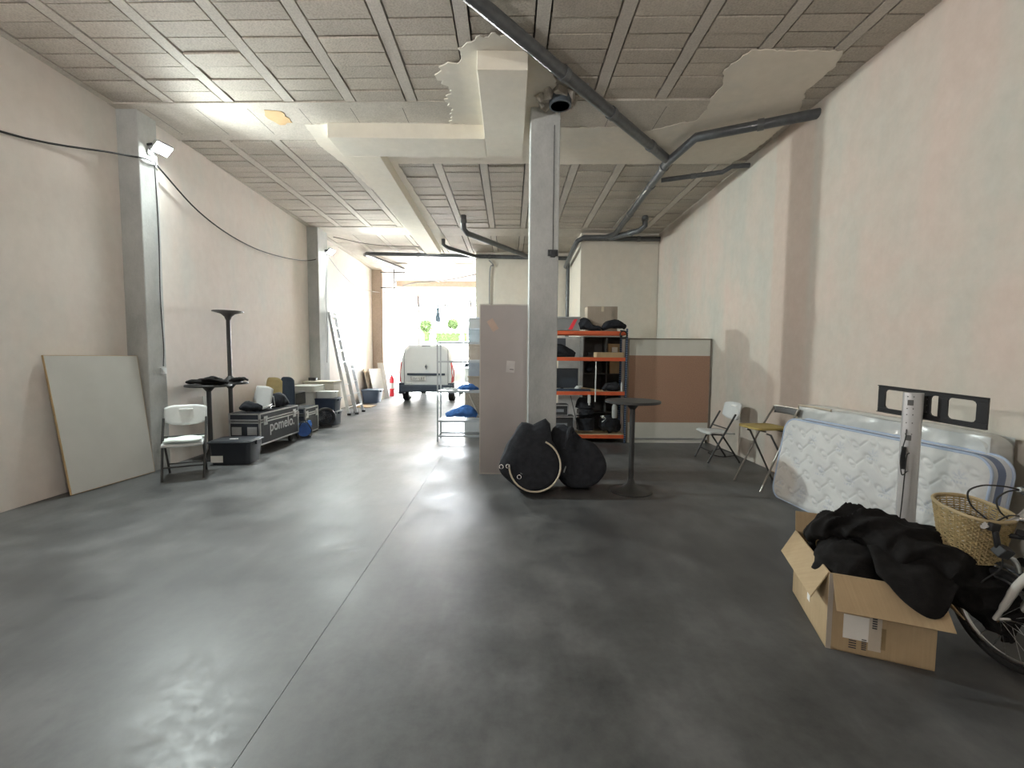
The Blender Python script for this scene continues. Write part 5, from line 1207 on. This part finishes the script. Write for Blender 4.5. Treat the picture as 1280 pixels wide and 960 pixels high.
for s in (-1,1):
    b = MB(); b.prism([(s*.80,.03,.62),(s*.87,.10,.66),(s*.885,.10,1.0),(s*.82,.10,1.30),(s*.775,.03,1.28),(s*.80,.02,1.0)], (0,.09,0)); b.build('tail_light', M('tail_lamp_red',(.55,.08,.09),.25), t, bevel=.008)
    b = MB(); b.box(*sorted((s*.70,s*.885)),-.0,.22,.26,.62); b.build('wheel_arch_trim', VD, t, bevel=.02)
for (x, y) in ((-.745,.62),(.745,.62),(-.74,3.35),(.74,3.35)):
    g = MB(); g.lathe([(.20,-.10),(.30,-.095),(.315,-.07),(.315,.07),(.30,.095),(.20,.10)], (x,y,.315), 28, 'X'); w_ = g.build('wheel', RUBBER, t)
    g = MB(); g.lathe([(.05,.11),(.19,.103),(.20,.09),(.20,-.09),(.19,-.103),(.05,-.11)], (x,y,.315), 20, 'X'); g.build('rim', ALUD, w_)
# rear doors seam, number plate, emblem, handle, third brake light
b = MB(); b.box(-.70,-.69,.0,.03,.56,1.68); b.box(.69,.70,.0,.03,.56,1.68); b.build('door_seam', VD, t, smooth=False)
b = MB(); b.box(-.50,-.02,-.03,-.0,.70,.83); pl = b.build('number_plate', M('plate_grey',(.62,.63,.60),.5), t, bevel=.004, smooth=False)
text(pl, '5161 LBT', .115, (-.49,-.033,.725), (R(90),0,0), INK)
text(body, 'EXPRESS', .05, (-.62,-.03+.03,.61), (R(90),0,0), CHROME)
b = MB()
for q_ in (0,1):
    r0, r1 = ((.075,.045),(.045,.022))[0], 0
b.prism([(0,-.028,1.22),(.045,-.028,1.14),(0,-.028,1.06),(-.045,-.028,1.14)], (0,.03,0)); b.build('emblem', CHROME, t, bevel=.004, smooth=False)
b = MB(); b.prism([(0,-.031,1.185),(.022,-.031,1.14),(0,-.031,1.095),(-.022,-.031,1.14)], (0,.01,0)); b.build('emblem_centre', VD, t, smooth=False)
b = MB(); b.box(-.13,.13,.03,.08,1.765,1.795); b.build('brake_light', VD, t, bevel=.004, smooth=False)
for s in (-1,1):
    b = MB(); b.prism([(s*.897,2.45,1.08),(s*.897,3.05,1.08),(s*.80,2.85,1.56),(s*.80,2.45,1.60)], (s*.006,0,0)); b.build('side_window', VG, t, smooth=False)
    b = MB(); b.rbox(-.07,.07,-.05,.05,0,.16,.03); o = b.build('mirror', VD, t, bevel=.01); o.location = (s*1.0,3.0,1.05)
b = MB(); b.prism([(-.64,2.84,1.74),(.64,2.84,1.74),(.80,3.34,1.16),(-.80,3.34,1.16)], (0,.02,.02)); b.build('windscreen', VG, t, smooth=False)
# open passenger door
dd = MB(); dd.box(0,.95,-.02,.03,.45,1.02); o = dd.build('open_door', VW, t, bevel=.01); o.location = (.90,3.1,0); o.rotation_euler = (0,0,R(-20))
dd = MB(); dd.tube([(0,0,1.02),(.06,0,1.30),(.22,0,1.62),(.95,0,1.52),(.95,0,1.02)], .022, 6); o2 = dd.build('window_frame', VD, o)

# ------------------------------------------------------------------ outside: hedges and trees beyond the added white wall
LEAF = M('bright_leaf', (.018,.026,.010), .9, var=.25, scale=3, spec=0); LEAFD = M('dark_conifer', (.008,.010,.011), .9, var=.25, spec=0)
BARK = M('bark', (.16,.12,.09), .9)
def leafy(n, shape, size, seed, m, nm, parent):
    rg = random.Random(seed); b = MB(); vs = []; fs = []
    for i in range(n):
        p = shape(rg); a = rg.uniform(0, 6.28); e = rg.uniform(-1, 1); d = Vector((math.cos(a), math.sin(a), e)).normalized(); s_ = d.orthogonal().normalized()
        k = len(vs); L_ = size*rg.uniform(.6,1.3); vs += [p, p+d*L_*.5+s_*L_*.3, p+d*L_, p+d*L_*.5-s_*L_*.3]; fs.append((k,k+1,k+2,k+3))
    b.add(vs, fs); o = b.build(nm, m, parent, smooth=False); o['kind'] = 'stuff'; return o
def hedge(label, x0, x1, y, z0, z1, seed):
    t = thing('hedge', label, 'hedge', ((x0+x1)/2, y, z0)); w = (x1-x0)/2
    b = MB(); b.rbox(-w+.1,w-.1,-.45,.45,0,z1-z0-.1,.15); b.build('core', M('hedge_core',(.013,.020,.007),.9,var=.3,spec=0), t)
    def sh(rg):
        f = rg.randrange(3)
        if f == 0: return Vector((rg.uniform(-w,w), -.5+rg.uniform(-.06,.06), rg.uniform(0, z1-z0)))
        if f == 1: return Vector((rg.uniform(-w,w), rg.uniform(-.5,.5), z1-z0-.08+rg.uniform(-.08,.1)))
        return Vector((rg.choice((-w,w))+rg.uniform(-.08,.08), rg.uniform(-.5,.5), rg.uniform(0,z1-z0)))
    leafy(int(1600*w), sh, .16, seed, LEAF, 'foliage', t)
hedge('long clipped bright green hedge behind the garden wall', -7.9, -5.3, 46.2, 0, 3.85, 1)
hedge('narrow clipped green hedge behind the garden wall, beside the long one', -9.15, -8.45, 46.2, 0, 3.9, 2)
hedge('short end piece of green hedge by the box stack edge', -4.95, -4.5, 46.3, 0, 3.85, 3)
def tree(label, x, y, h, r, cz, seed, m=LEAF, conif=False):
    t = thing('tree', label, 'tree', (x,y,0))
    b = MB(); b.tube([(0,0,0),(.05,0,h*.4),(0,.03,h*.85)], [.14,.10,.04], 8); b.build('trunk', BARK, t)
    if conif:
        def sh(rg): u = rg.random(); rr_ = r*(1-u)*rg.uniform(.5,1); a = rg.uniform(0,6.28); return Vector((rr_*math.cos(a), rr_*math.sin(a), cz + (h-cz)*u))
    else:
        def sh(rg):
            d = Vector((rg.gauss(0,1), rg.gauss(0,1), rg.gauss(0,1))).normalized(); l = d*r*rg.uniform(.6,1.0)*(1+.3*noise.noise(d*2+Vector((seed,0,0)))); return l + Vector((0,0,cz))
    leafy(2600, sh, .2, seed, m, 'crown', t)
tree('round bright green tree above the long hedge', -6.8, 52, 5.8, .62, 5.2, 4)
tree('loose pale green tree at the doorway edge above the narrow hedge', -10.0, 52, 5.6, .78, 4.9, 5)
tree('thin dark conifer standing between the two round trees', -9.9, 60, 7.9, .36, 6.1, 6, LEAFD, True)
